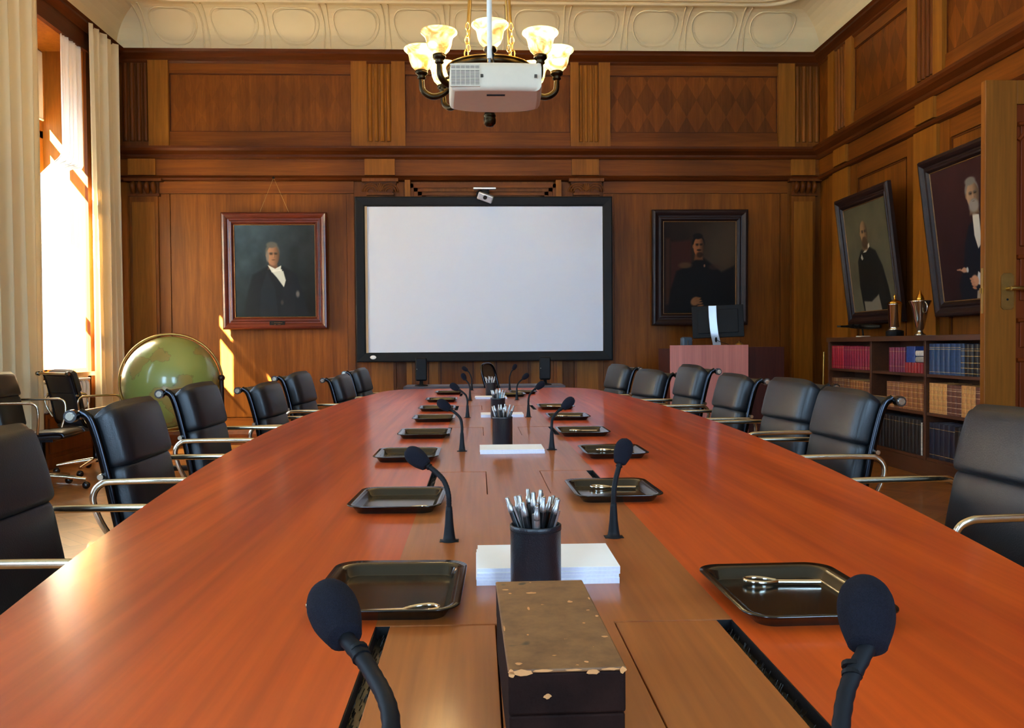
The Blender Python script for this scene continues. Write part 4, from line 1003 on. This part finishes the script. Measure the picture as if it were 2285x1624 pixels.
gl_ = MB()
for k in range(14): z_ = .022 + k * .0075; gl_.box(-.232, -.084, -.2245, -.219, z_, z_ + .0042)
for k in range(7): x_ = -.232 + k * .0245; gl_.box(x_, x_ + .003, -.225, -.219, .018, .128)
gl_.box(-.234, -.084, -.226, -.219, .098, .103).box(-.236, -.082, -.226, -.219, .124, .130).box(-.236, -.082, -.226, -.219, .015, .020).box(-.085, -.081, -.226, -.219, .018, .128)
gl_.build('air_grille', WHITEP, pj)
for x_ in (-.072, .205): MB().box(x_ - .007, x_ + .007, -.229, -.217, .062, .077).build('sensor', plain('sensor_dark', rgb(60, 48, 30), .3) if 'sensor_dark' not in bpy.data.materials else bpy.data.materials['sensor_dark'], pj, bevel=.001)
MB().cyl((-.02, .20, .07), (-.02, .245, .07), .05, 24).build('lens', BLACK, pj)
pp_ = MB().cyl((-.028, -.03, .142), (-.030, -.03, .165), .022).cyl((-.028, -.03, .165), (-.028, -.03, .26), .008).build('mount', GREYM, pj)
MB().cyl((-.028, -.03, .22), (-.028, -.03, CEZ - 2.407), .0145, 14).build('pole', RADM, pj)
MB().tube(bez([(-.02, -.035, .29), (-.006, -.04, .20), (.0, -.04, .165), (.05, -.03, .17), (.09, 0, .14)], 5), .0035, 6).build('cable', BLACK, pj)
MB().lathe([(.06, 0), (.06, .02), (.0, .02)], 20, 0, Matrix.Translation((-.028, -.03, CEZ - .02 - 2.407))).build('ceiling_plate', RADM, pj)

# ------------------------------------------------------------------ chandelier
CHX, CHY, CHZ = .088, 5.5, 2.83
ch = empty('chandelier', (CHX, CHY, CHZ)); tag(ch, 'bronze chandelier with eight lit alabaster bowls hanging from chains', 'chandelier')
def alabaster():
    m_, nt, p = mat('lit_alabaster'); N = nt.nodes.new; L = nt.links.new
    tc = N('ShaderNodeTexCoord'); oi = N('ShaderNodeObjectInfo'); ad = N('ShaderNodeVectorMath'); ad.operation = 'ADD'
    L(tc.outputs['Object'], ad.inputs[0]); L(oi.outputs['Random'], ad.inputs[1])
    n = N('ShaderNodeTexNoise'); n.inputs['Scale'].default_value = 9; n.inputs['Detail'].default_value = 4; n.inputs['Distortion'].default_value = 1.5; L(ad.outputs[0], n.inputs[0])
    r = N('ShaderNodeValToRGB'); e = r.color_ramp.elements; e[0].position = .34; e[0].color = rgb(214, 150, 70); e[1].position = .52; e[1].color = rgb(255, 236, 150)
    L(n.outputs['Fac'], r.inputs[0]); L(r.outputs[0], p.inputs['Base Color']); L(r.outputs[0], p.inputs['Emission Color'])
    sr = N('ShaderNodeMapRange'); sr.inputs[1].default_value = .35; sr.inputs[2].default_value = .6; sr.inputs[3].default_value = .55; sr.inputs[4].default_value = 2.0; L(n.outputs['Fac'], sr.inputs[0])
    L(sr.outputs[0], p.inputs['Emission Strength']); p.inputs['Roughness'].default_value = .35
    return m_
ALAB = alabaster()
MB().lathe([(.235, -.03), (.262, -.02), (.27, .0), (.262, .02), (.25, .028), (.238, .02), (.235, -.03)], 56).build('ring', BRONZE, ch)
MB().lathe([(.27, .018), (.276, .022), (.27, .028), (.262, .024)], 56).build('ring_beading', BRASS, ch)
MB().lathe([(.0, -.24), (.025, -.236), (.05, -.22), (.09, -.21), (.16, -.18), (.21, -.12), (.235, -.05), (.24, -.03)], 40).build('bowl', BRONZE, ch)
MB().lathe([(0, -.345), (.022, -.342), (.038, -.323), (.040, -.300), (.034, -.282), (.040, -.278), (.034, -.260), (.020, -.248), (.034, -.23), (.0, -.22)], 20).build('finial', BRONZE, ch)
CR = .43
for k in range(8):
    a = R(45 * k - 90); d = Vector((math.cos(a), math.sin(a), 0)); P_ = lambda r_, z_: d * r_ + Vector((0, 0, z_))
    arm = MB().tube(bez([P_(.235, -.08), P_(.29, -.135), P_(.36, -.155), P_(.42, -.12), P_(CR, -.06), P_(CR, -.03)], 6), [.014 + .006 * math.sin(i / 30 * math.pi) for i in range(31)], 10)
    arm.tube(bez([P_(.25, -.03), P_(.29, -.05), P_(.30, -.10), P_(.275, -.12)], 4), .009, 8)
    arm.build('arm', BRONZE, ch)
    T_ = Matrix.Translation(d * CR)
    MB().lathe([(.016, -.05), (.028, -.04), (.024, -.028), (.030, -.02), (.040, -.012), (.040, .006), (.034, .010)], 20, 0, T_).build('cup_holder', BRONZE, ch)
    sh = MB().lathe([(.018, .006), (.040, .012), (.062, .035), (.074, .065), (.079, .095), (.086, .115), (.102, .130), (.110, .138), (.108, .146), (.100, .147), (.092, .136), (.078, .118), (.071, .096), (.066, .066), (.055, .04), (.035, .02), (.0, .016)], 32, 0).build('alabaster_bowl', ALAB, ch)
    sh.location = d * CR
    MB().ball((0, 0, .075), .022, 0, 12).build('bulb', plain('lit_bulb', rgb(255, 230, 180), .4, emit=rgb(255, 220, 150), estr=14) if 'lit_bulb' not in bpy.data.materials else bpy.data.materials['lit_bulb'], sh)
    pd = bpy.data.lights.new('chandelier_bulb', 'POINT'); po = bpy.data.objects.new('chandelier_bulb', pd); COL.objects.link(po); po.location = Vector((CHX, CHY, CHZ + .18)) + d * CR
    pd.energy = 13; pd.color = (1, .74, .36); pd.shadow_soft_size = .05
for k, az in enumerate((55, 125, 235, 305)):
    a = R(az); d = Vector((math.cos(a), math.sin(a), 0))
    cm = MB(); p0 = d * .25 + Vector((0, 0, .03)); p1 = Vector((0, 0, 1.55)) + d * .10
    cm.tube([p0 + (p1 - p0) * .14, p1], .0085, 6)
    for q in range(5):
        c = p0 + (p1 - p0) * (.013 + .028 * q); T_ = Matrix.Translation(c) @ Matrix.Rotation(R(90 * (q % 2)), 4, 'Z')
        cm.tube([(.012 * math.cos(t_), 0, .026 * math.sin(t_)) for t_ in [2 * math.pi * z_ / 10 for z_ in range(10)]], .004, 5, 0, T_, closed=True)
    cm.build('chain', BRASS, ch)
MB().lathe([(0, 1.50), (.09, 1.52), (.12, 1.56), (.05, 1.6), (.02, 1.62), (.02, CEZ - CHZ - .05), (.09, CEZ - CHZ - .02), (.09, CEZ - CHZ), (0, CEZ - CHZ)], 20).build('ceiling_rose', BRASS, ch)

# ------------------------------------------------------------------ low cabinet with speakers
cbn = empty('low_cabinet', (.06, 8.05, 0)); tag(cbn, 'low dark wood cabinet behind the far end of the table', 'cabinet')
MB().box(-.72, .72, -.20, .20, .06, .70).box(-.70, .70, -.18, .18, 0, .06).build('body', W_CAB, cbn, bevel=.004)
MB().box(-.74, .74, -.215, .215, .7005, .725).build('top', W_CAB, cbn, bevel=.003)
for k in range(3): MB().box(-.70 + .47 * k, -.25 + .47 * k, -.207, -.2005, .09, .68).build('door', W_CAB, cbn, bevel=.002)
def speaker(x, lb, rz):
    r = empty('desktop_speaker', (x, 7.98, .7256), rz); tag(r, lb, 'speaker', 'black speakers on the low cabinet')
    MB().box(-.053, .053, -.03, .05, .045, .262).build('enclosure', BLACK, r, bevel=.018, seg=3)
    MB().lathe([(0, 0), (.062, 0), (.058, .008), (.02, .014), (.015, .045), (0, .045)], 24).build('foot', BLACK, r)
    MB().box(-.044, .044, -.034, -.0305, .06, .25).build('grille', plain('speaker_cloth', rgb(18, 20, 26), .8, bump=.5, bscale=900) if 'speaker_cloth' not in bpy.data.materials else bpy.data.materials['speaker_cloth'], r, bevel=.006)
    MB().ball((-.04, -.032, .155), .004).build('power_light', PENS, r)
    return r
speaker(-.525, 'slim black speaker at the left end of the low cabinet', R(4)); speaker(.625, 'slim black speaker at the right end of the low cabinet', R(-4))

# ------------------------------------------------------------------ lectern with monitor
lc = empty('lectern', (2.255, 8.55, 0)); tag(lc, 'pink-brown wooden lectern carrying a monitor, in front of the dark portrait', 'lectern')
MB().box(-.385, .385, -.27, -.25, .0, 1.083).build('front_panel', W_LECT, lc, bevel=.002)
for x_ in (-.385, .365): MB().box(x_, x_ + .02, -.249, .27, 0, 1.03).build('side_panel', W_LECTD, lc, bevel=.002)
MB().box(-.385, .385, -.249, .27, 1.0305, 1.05).build('desk_top', W_LECTD, lc)
MB().box(.386, .78, -.16, .28, .0, 1.06).build('side_unit', W_LECTD, lc, bevel=.003)
mo = empty('desktop_monitor', (2.415, 8.62, 1.051), R(-14)); tag(mo, 'flat black monitor seen from behind with a silver stand, on the lectern', 'monitor')
ms = MB().box(-.255, .255, -.012, .012, -.165, .165, 0).box(-.20, .20, -.028, -.012, -.12, .12, 0).build('screen_housing', BLACK, mo, bevel=.005)
ms.location = (.02, .03, .27); ms.rotation_euler = (R(-8), R(-2), 0)
st = MB(); ps = bez([(-.035, -.02, .43), (-.03, -.03, .30), (-.015, -.035, .15), (.005, -.02, .06), (.01, -.005, .008)], 5)
v = []
for p in ps: v += [p + Vector((-.04, 0, 0)), p + Vector((.04, 0, 0)), p + Vector((.04, -.014, 0)), p + Vector((-.04, -.014, 0))]
n = len(ps); st.add(v, [(4 * j + i, 4 * j + (i + 1) % 4, 4 * j + 4 + (i + 1) % 4, 4 * j + 4 + i) for j in range(n - 1) for i in range(4)] + [(3, 2, 1, 0), (4 * n - 4, 4 * n - 3, 4 * n - 2, 4 * n - 1)])
st.build('stand', SATIN, mo, bevel=.004)
MB().lathe([(0, 0), (.012, 0), (.012, .003), (0, .003)], 16, 0, Matrix.Translation((.0, -.047, .085)) @ Matrix.Rotation(R(90), 4, 'X') @ Matrix.Diagonal((1, 2.2, 1, 1))).build('cable_hole', BLACK, mo)
MB().box(-.10, .12, -.08, .10, 0, .008).build('foot', SATIN, mo, bevel=.003)
MB().tube(bez([(.0, -.055, .085), (.05, -.06, .06), (.10, -.05, .045), (.15, -.02, .02)], 5), .003, 6).build('cable', BLACK, mo)
MB().tube(bez([(-.22, .0, .10), (-.235, -.03, .07), (-.24, -.03, .02), (-.24, -.02, .004)], 5), .0025, 6).build('power_cord', BRASS, mo)
ph = empty('desk_speaker', (2.08, 8.48, 1.0505), R(10)); tag(ph, 'small blue-grey desk speaker at the left end of the lectern top', 'speaker')
MB().box(-.055, .055, -.03, .04, .0, .115).build('body', plain('blue_grey_plastic', rgb(60, 72, 84), .4), ph, bevel=.02, seg=3)
MB().box(-.003, .003, -.034, -.030, .01, .08).build('silver_strip', SILVER, ph)
bl = empty('desk_bell', (2.68, 8.52, 1.0605)); tag(bl, 'small gold dome bell on the right end of the lectern', 'bell')
bl.location = (2.60, 8.45, 1.0505)
MB().lathe([(.045, .012), (.044, .022), (.038, .040), (.022, .055), (.006, .060), (.005, .068), (0, .070)], 24).build('dome', BRASS, bl)
MB().lathe([(0, 0), (.05, 0), (.05, .008), (.045, .012), (0, .012)], 24).build('foot', BLACK, bl)

# ------------------------------------------------------------------ bookcase (front faces -X)
BX = 3.63; XB = XR - .055
bc = empty('bookcase', (BX, 7.3, 0)); tag(bc, 'low dark wood bookcase with three columns of shelves along the right wall', 'bookcase')
O2 = Matrix.Translation((-BX, -7.3, 0))
DIV = [5.88, 6.84, 7.80, 8.76]
MB().box(BX - .015, XB, 5.865, 8.775, 1.105, 1.150, 0, O2).build('top_board', W_SHELF, bc, bevel=.004)
MB().box(BX, XB, 5.88, 8.76, 0, .135, 0, O2).build('plinth', W_SHELF, bc, bevel=.003)
MB().box(XB - .012, XB, 5.88, 8.76, .135, 1.105, 0, O2).build('back_board', W_SHELF, bc)
for y in DIV: MB().box(BX, XB - .012, y - .016, y + .016, .135, 1.105, 0, O2).build('divider', W_SHELF, bc, bevel=.002)
for c_ in range(3):
    for z in (.135, .500, .812): MB().box(BX + .01, XB - .012, DIV[c_] + .016, DIV[c_ + 1] - .016, z, z + .024, 0, O2).build('shelf', W_SHELF, bc, bevel=.002)
def bookmat(name, c, band=None, bands=(), rough=.45, gold=rgb(206, 168, 96)):
    m_, nt, p = mat(name); N = nt.nodes.new; L = nt.links.new
    tc = N('ShaderNodeTexCoord'); n = N('ShaderNodeTexNoise'); n.inputs['Scale'].default_value = 40; n.inputs['Detail'].default_value = 5; L(tc.outputs['Object'], n.inputs[0])
    r = N('ShaderNodeValToRGB'); r.color_ramp.elements[0].color = tuple(x * .7 for x in c[:3]) + (1,); r.color_ramp.elements[1].color = tuple(min(1, x * 1.3) for x in c[:3]) + (1,)
    r.color_ramp.elements[0].position = .3; r.color_ramp.elements[1].position = .7
    L(n.outputs['Fac'], r.inputs[0]); last = r.outputs[0]
    if bands:
        sp = N('ShaderNodeSeparateXYZ'); L(tc.outputs['Object'], sp.inputs[0])
        acc = None
        for z, hw in bands:
            q = N('ShaderNodeMath'); q.operation = 'COMPARE'; L(sp.outputs[2], q.inputs[0]); q.inputs[1].default_value = z; q.inputs[2].default_value = hw
            if acc is None: acc = q.outputs[0]
            else:
                a = N('ShaderNodeMath'); a.operation = 'MAXIMUM'; L(acc, a.inputs[0]); L(q.outputs[0], a.inputs[1]); acc = a.outputs[0]
        mx = N('ShaderNodeMix'); mx.data_type = 'RGBA'; L(acc, mx.inputs[0]); L(last, mx.inputs[6]); mx.inputs[7].default_value = gold if band is None else band; last = mx.outputs[2]
    L(last, p.inputs['Base Color']); p.inputs['Roughness'].default_value = rough
    return m_
GB = ((.02, .0015), (.06, .0018), (.10, .0018), (.15, .0018), (.19, .0018), (.205, .0012))
BM = {'red': bookmat('book_red', rgb(176, 30, 48), bands=((.02, .0012), (.21, .0012))), 'crimson': bookmat('book_crimson', rgb(134, 16, 50), bands=((.02, .001), (.19, .001))),
 'magenta': bookmat('book_magenta', rgb(112, 22, 58), bands=((.05, .001), (.18, .001))), 'scarlet': bookmat('book_scarlet', rgb(140, 18, 26)),
 'blue': bookmat('book_blue', rgb(34, 62, 98), bands=((.02, .0015), (.2, .0015), (.215, .0015))), 'blackgold': bookmat('book_black_gold', rgb(24, 22, 26), bands=GB),
 'oldbrown': bookmat('book_old_brown', rgb(132, 84, 58), bands=GB), 'brown': bookmat('book_brown_leather', rgb(146, 88, 46), bands=GB), 'tan': bookmat('book_tan', rgb(198, 140, 78), bands=GB),
 'darkbrown': bookmat('book_dark_brown', rgb(104, 58, 42), bands=GB, gold=rgb(220, 190, 150)), 'black': bookmat('book_black', rgb(26, 22, 22), bands=((.25, .001),)), 'navy': bookmat('book_navy', rgb(26, 32, 52), bands=((.03, .0015), (.24, .0015))),
 'patblue': bookmat('book_blue_patterned', rgb(40, 60, 90), bands=GB), 'white': bookmat('book_white', rgb(206, 200, 188)), 'blueflat': bookmat('book_bright_blue', rgb(40, 66, 130)), 'grey': bookmat('book_grey', rgb(150, 146, 138))}
cache = {}
def book(kind, h_, t_, d_=.20):
    k = (kind, round(h_, 3), round(t_, 3))
    if k in cache: o = copy_tree(cache[k]); return o
    mb = MB(); n = 7; prof = []
    for i in range(n + 1):
        a = math.pi * i / n; prof.append((-.010 * math.sin(a), t_ / 2 * -math.cos(a) * 1.0))
    pts = prof + [(d_, t_ / 2), (d_, t_ / 2 - .003), (.004, t_ / 2 - .003), (.004, -t_ / 2 + .003), (d_, -t_ / 2 + .003), (d_, -t_ / 2)]
    mb.prism(pts[::-1], 0, h_, 0)
    mb.box(.005, d_ - .006, -t_ / 2 + .003, t_ / 2 - .003, .004, h_ - .004, 1)
    if kind in ('oldbrown', 'brown', 'tan', 'darkbrown', 'blackgold'):
        for z in (.04, .08, .125, .17): mb.prism([(x * 1.25 - .001, y * 1.01) for x, y in prof][::-1], z, z + .004, 0)
    o = mb.build('book', [BM[kind], PAPERE]); cache[k] = o; return o
def row(ya, yb, z, runs, group, xo=.03):
    """fills from the far end (yb) towards the camera (ya)"""
    tot = sum(n * t for _, n, h, t, _l in runs); y = yb; k = (yb - ya) / tot
    k = min(k, 1.15)
    for kind, n, h, t, lb in runs:
        t2 = t * k
        for i in range(n):
            o = book(kind, h, round(t2 - .0012, 4)); o.location = (BX + xo + random.uniform(0, .006), y - t2 / 2, z + .0003); y -= t2
            tag(o, lb, 'book', group)
random.seed(21)
zt, zm, zb = .8365, .5245, .1595
row(7.825, 8.735, zt, [('red', 5, .228, .055, 'bright red volume at the left of the top left bookcase compartment'), ('crimson', 11, .222, .055, 'crimson volume in the top left bookcase compartment')], 'books in the top left compartment')
row(7.22, 7.50, zt, [('magenta', 6, .215, .047, 'purple-red volume in the top middle bookcase compartment')], 'books in the top middle compartment')
y = 7.215
for i in range(7):
    o = book('scarlet', .088, .048); o.location = (BX + .03, y - .025, zt + .0003); y -= .049; tag(o, 'low scarlet book under the lying books in the top middle compartment', 'book', 'low scarlet books')
b1 = book('blueflat', .135, .15); b1.location = (BX + .03, 7.12, zt + .0885); tag(b1, 'thick bright blue book standing on the low scarlet books', 'book')
for kd, z, lb in (('grey', .0885, 'grey book lying flat under the white book in the top middle compartment'), ('white', .140, 'white book lying flat on the grey one in the top middle compartment')):
    o = book(kd, .14, .046); o.rotation_euler = (R(90), 0, 0); o.location = (BX + .03, 7.01, zt + z + .026); o.location.y = 7.025; tag(o, lb, 'book')
row(5.9, 6.818, zt, [('blue', 6, .245, .078, 'tall blue volume in the top right bookcase compartment'), ('patblue', 1, .245, .05, 'blue volume with gold bands between the blue and black volumes'), ('blackgold', 7, .240, .062, 'black volume with gold bands in the top right compartment')], 'books in the top right compartment')
row(7.82, 8.735, zm, [('oldbrown', 6, .215, .065, 'old mottled brown leather volume in the middle row, left compartment'), ('brown', 5, .205, .06, 'brown leather volume in the middle row, left compartment'), ('oldbrown', 3, .20, .06, 'small faded leather volume at the right of the middle row, left compartment')], 'leather books, middle row left')
row(6.86, 7.55, zm, [('oldbrown', 3, .225, .075, 'mottled dark leather volume in the middle row, centre compartment'), ('brown', 6, .225, .078, 'brown leather volume in the middle row, centre compartment')], 'leather books, middle row centre')
row(5.9, 6.818, zm, [('tan', 4, .24, .062, 'tan leather volume at the left of the middle row, right compartment'), ('darkbrown', 3, .235, .066, 'dark brown gold-banded volume between tan ones in the middle row'), ('tan', 3, .24, .06, 'tan leather volume among dark ones in the middle row, right compartment'), ('darkbrown', 4, .235, .066, 'dark brown volume at the right of the middle row')], 'leather books, middle row right')
row(6.87, 7.72, zb, [('black', 13, .29, .06, 'black volume in the bottom row, centre compartment'), ('white', 1, .27, .018, 'thin pale book at the right of the black volumes in the bottom row'), ('black', 1, .27, .06, 'last black volume after the pale one in the bottom row')], 'books, bottom row centre')
row(5.95, 6.818, zb, [('navy', 5, .285, .068, 'dark navy volume in the bottom row, right compartment'), ('black', 7, .28, .065, 'black volume in the bottom row, right compartment')], 'books, bottom row right')

# trophies and model aeroplane on the bookcase
TT = 1.1502
tr1 = empty('trophy', (3.74, 7.56, TT)); tag(tr1, 'silver trophy with gold lid on a black plinth, left one on the bookcase', 'trophy')
MB().lathe([(0, 0), (.075, 0), (.075, .045), (.07, .05), (0, .05)], 28).build('plinth', BLACK, tr1, bevel=.002)
MB().lathe([(0, .05), (.062, .052), (.058, .066), (.045, .078), (.052, .085), (.060, .28), (.064, .285), (.060, .29), (0, .29)], 28).build('cup', SILVER, tr1)
MB().lathe([(.062, .29), (.055, .305), (.035, .32), (.012, .328), (.008, .345), (.013, .355), (.008, .37), (0, .375)], 24).build('lid', GOLD, tr1)
tr2 = empty('trophy', (3.74, 7.12, TT)); tag(tr2, 'silver flared trophy with gold flame finial, right one of the two on the bookcase', 'trophy')
MB().lathe([(0, 0), (.045, 0), (.045, .012), (.028, .022), (.022, .04), (.028, .055), (.032, .06), (.050, .14), (.066, .24), (.088, .285), (.090, .295), (.082, .296), (.060, .290), (0, .29)], 28).build('cup', SILVER, tr2)
for sx in (-1, 1): MB().tube(bez([(0, sx * .086, .28), (0, sx * .115, .25), (0, sx * .105, .20), (0, sx * .062, .19)], 5), .005, 8).build('handle', SILVER, tr2)
MB().lathe([(.03, .29), (.034, .31), (.026, .335), (.012, .355), (.004, .385), (0, .39)], 20).build('flame_finial', GOLD, tr2)
ap = empty('model_aeroplane', (3.78, 8.28, TT), R(20)); tag(ap, 'small dark model aeroplane on a white stand at the left end of the bookcase', 'model aeroplane')
MB().box(-.06, .06, -.035, .035, 0, .012).build('stand_base', WHITEP, ap, bevel=.002)
MB().tube([(.0, 0, .012), (-.012, 0, .09)], .010, 8, flat=.5).build('stand_post', BLACK, ap)
DKM = plain('dark_metal', rgb(36, 38, 38), .35, .6)
MB().tube([(-.02, .22, .112), (-.02, .12, .108), (-.02, -.10, .100), (-.02, -.24, .098)], [.006, .022, .028, .014], 10).build('fuselage', DKM, ap)
MB().add([(-.30, -.02, .112), (.30, -.02, .112), (.30, .03, .112), (.02, .06, .108), (-.06, .06, .108), (-.30, .03, .112)], [(0, 1, 2, 3, 4, 5)]).build('wing', DKM, ap).modifiers.new('t', 'SOLIDIFY').thickness = .016
for x_ in (-.18, -.10, .08, .16): MB().tube([(x_, -.055, .106), (x_, .03, .106)], [.018, .012], 8).build('engine', DKM, ap)
MB().add([(-.09, .2, .115), (.06, .2, .115), (.06, .235, .115), (-.09, .235, .115)], [(0, 1, 2, 3)]).build('tail_plane', DKM, ap).modifiers.new('t', 'SOLIDIFY').thickness = .004
wp_ = MB().cyl((0, 0, 0), (.04, .03, 1.0), .010, 10).build('window_pole', BRASS, loc=(3.60, 8.86, 0)); tag(wp_, 'thin pale pole leaning in the corner at the left end of the bookcase', 'pole')

# ------------------------------------------------------------------ door leaf standing open
dl = empty('door_1', (XR - .02, 4.66, 0)); struct(dl)
XE = 2.80; W_ = XR - .02 - XE
def loc_(x): return x - (XR - .02)
MB().box(loc_(XE), loc_(XE + .178), -.022, .022, .01, 2.53).box(loc_(XR - .14), loc_(XR - .03), -.022, .022, .01, 2.53).box(loc_(XE + .178), loc_(XR - .14), -.022, .022, 2.40, 2.53).box(loc_(XE + .178), loc_(XR - .14), -.022, .022, .01, .3).build('stiles', W_DOOR, dl, bevel=.003)
dp = MB().box(loc_(XE + .178), loc_(XR - .14), -.012, .012, .3, 2.40)
for z0, z1 in ((.34, .98), (1.06, 1.20), (1.32, 1.55), (1.62, 2.28)):
    dp.box(loc_(XE + .20), loc_(XR - .17), -.024, -.012, z0, z1)
    dp.box(loc_(XE + .23), loc_(XR - .2), -.030, -.024, z0 + .04, z1 - .03)
    dp.cyl((loc_(XE + .185), -.02, z1 + .01), (loc_(XR - .15), -.02, z1 + .01), .012, 10)
dp.tube(bez([(loc_(XE + .19), -.02, 2.20), (loc_(XE + .23), -.02, 2.26), (loc_(XE + .25), -.02, 2.36)], 5), .012, 8)
dp.build('carved_panel', W_MAHOG, dl, bevel=.003)
MB().box(loc_(XE) - .003, loc_(XE), -.010, .010, 1.25, 1.50).box(loc_(XE) - .014, loc_(XE) - .003, -.006, .006, 1.36, 1.39).build('latch', BRASS, dl)
hp = MB(); pl4 = [(x * .036, y * .1) for x, y in ((-1, -.85), (-.6, -1), (.6, -1), (1, -.85), (1, .85), (.6, 1), (-.6, 1), (-1, .85))]
hp.prism(pl4, 0, .006, 0, Matrix.Translation((loc_(2.925), -.022, 1.37)) @ Matrix.Rotation(R(90), 4, 'X'))
hdp = hp.build('handle_plate', BRASS, dl, bevel=.002)
MB().cyl((loc_(2.925), -.028, 1.385), (loc_(2.925), -.065, 1.385), .011, 12).tube(bez([(loc_(2.925), -.062, 1.385), (loc_(2.96), -.066, 1.386), (loc_(3.05), -.064, 1.381)], 4), .010, 10, flat=1.2).build('lever', BRASS, hdp)
MB().cyl((loc_(2.925), -.028, 1.325), (loc_(2.925), -.030, 1.325), .006, 10).build('keyhole', BLACK, hdp)
cs_ = MB()
T = wall_T('right')
for a, b in ((DO[0] - .14, DO[0]), (DO[1], DO[1] + .02)): cs_.box(a, b, 0, .05, 0, 2.62, 2, T)
cs_.box(DO[0] - .14, DO[1] + .02, 0, .05, 2.62, 2.78, 2, T)
struct(cs_.build('trim_6', PMR))

# ------------------------------------------------------------------ globe
GR = .405
gb = empty('floor_globe', (-2.68, 7.62, 0)); tag(gb, 'large old green floor globe in a brass ring between the curtain and the left portrait', 'globe')
def globemat():
    m_, nt, p = mat('globe_map'); N = nt.nodes.new; L = nt.links.new
    tc = N('ShaderNodeTexCoord'); n = N('ShaderNodeTexNoise'); n.inputs['Scale'].default_value = 2.6; n.inputs['Detail'].default_value = 9; n.inputs['Roughness'].default_value = .55; L(tc.outputs['Object'], n.inputs[0])
    r = N('ShaderNodeValToRGB'); e = r.color_ramp.elements; e[0].position = .50; e[0].color = rgb(140, 152, 78); e[1].position = .515; e[1].color = rgb(150, 134, 70)
    x = e.new(.508); x.color = rgb(118, 116, 62)
    L(n.outputs['Fac'], r.inputs[0]); L(r.outputs[0], p.inputs['Base Color']); p.inputs['Roughness'].default_value = .35; p.inputs['Coat Weight'].default_value = .8; p.inputs['Coat Roughness'].default_value = .12
    return m_
gs = MB().ball((0, 0, 0), GR, 0, 64).build('sphere', globemat(), gb, loc=(0, 0, .79)); gs.rotation_euler = (R(15), R(66), R(10))
rg = MB().tube([((GR + .022) * math.cos(t_), 0, (GR + .022) * math.sin(t_)) for t_ in [2 * math.pi * k / 72 for k in range(72)]], .016, 8, closed=True, flat=.6).build('meridian_ring', BRASS, gb, loc=(0, 0, .79)); rg.rotation_euler = (R(5), R(0), R(11))
stn = MB()
for sx in (-1, 1):
    d = Vector((math.cos(R(-8)) * sx, math.sin(R(-8)) * sx, 0))
    stn.cyl(d * .46 + Vector((0, 0, .06)), d * .455 + Vector((0, 0, .81)), .020, 12).ball(tuple(d * .455 + Vector((0, 0, .83))), .03)
    stn.tube(bez([d * .46 + Vector((0, 0, .1)), d * .40 + Vector((0, 0, .05)), Vector((0, 0, .04))], 4), .025, 8)
for sy in (-1, 1):
    for sx in (-1, 1): stn.tube([(sx * .455, 0, .08), (sx * .40, sy * .28, .02)], .020, 8)
stn.build('stand', W_BFRAME, gb)
MB().tube([((GR + .03) * math.cos(t_), 0, -(GR + .03) * math.sin(t_)) for t_ in [math.pi * k / 30 for k in range(31)]], .02, 8).build('cradle', BRASS, gb, loc=(0, .05, .79)).rotation_euler = (R(-25), 0, R(-8))
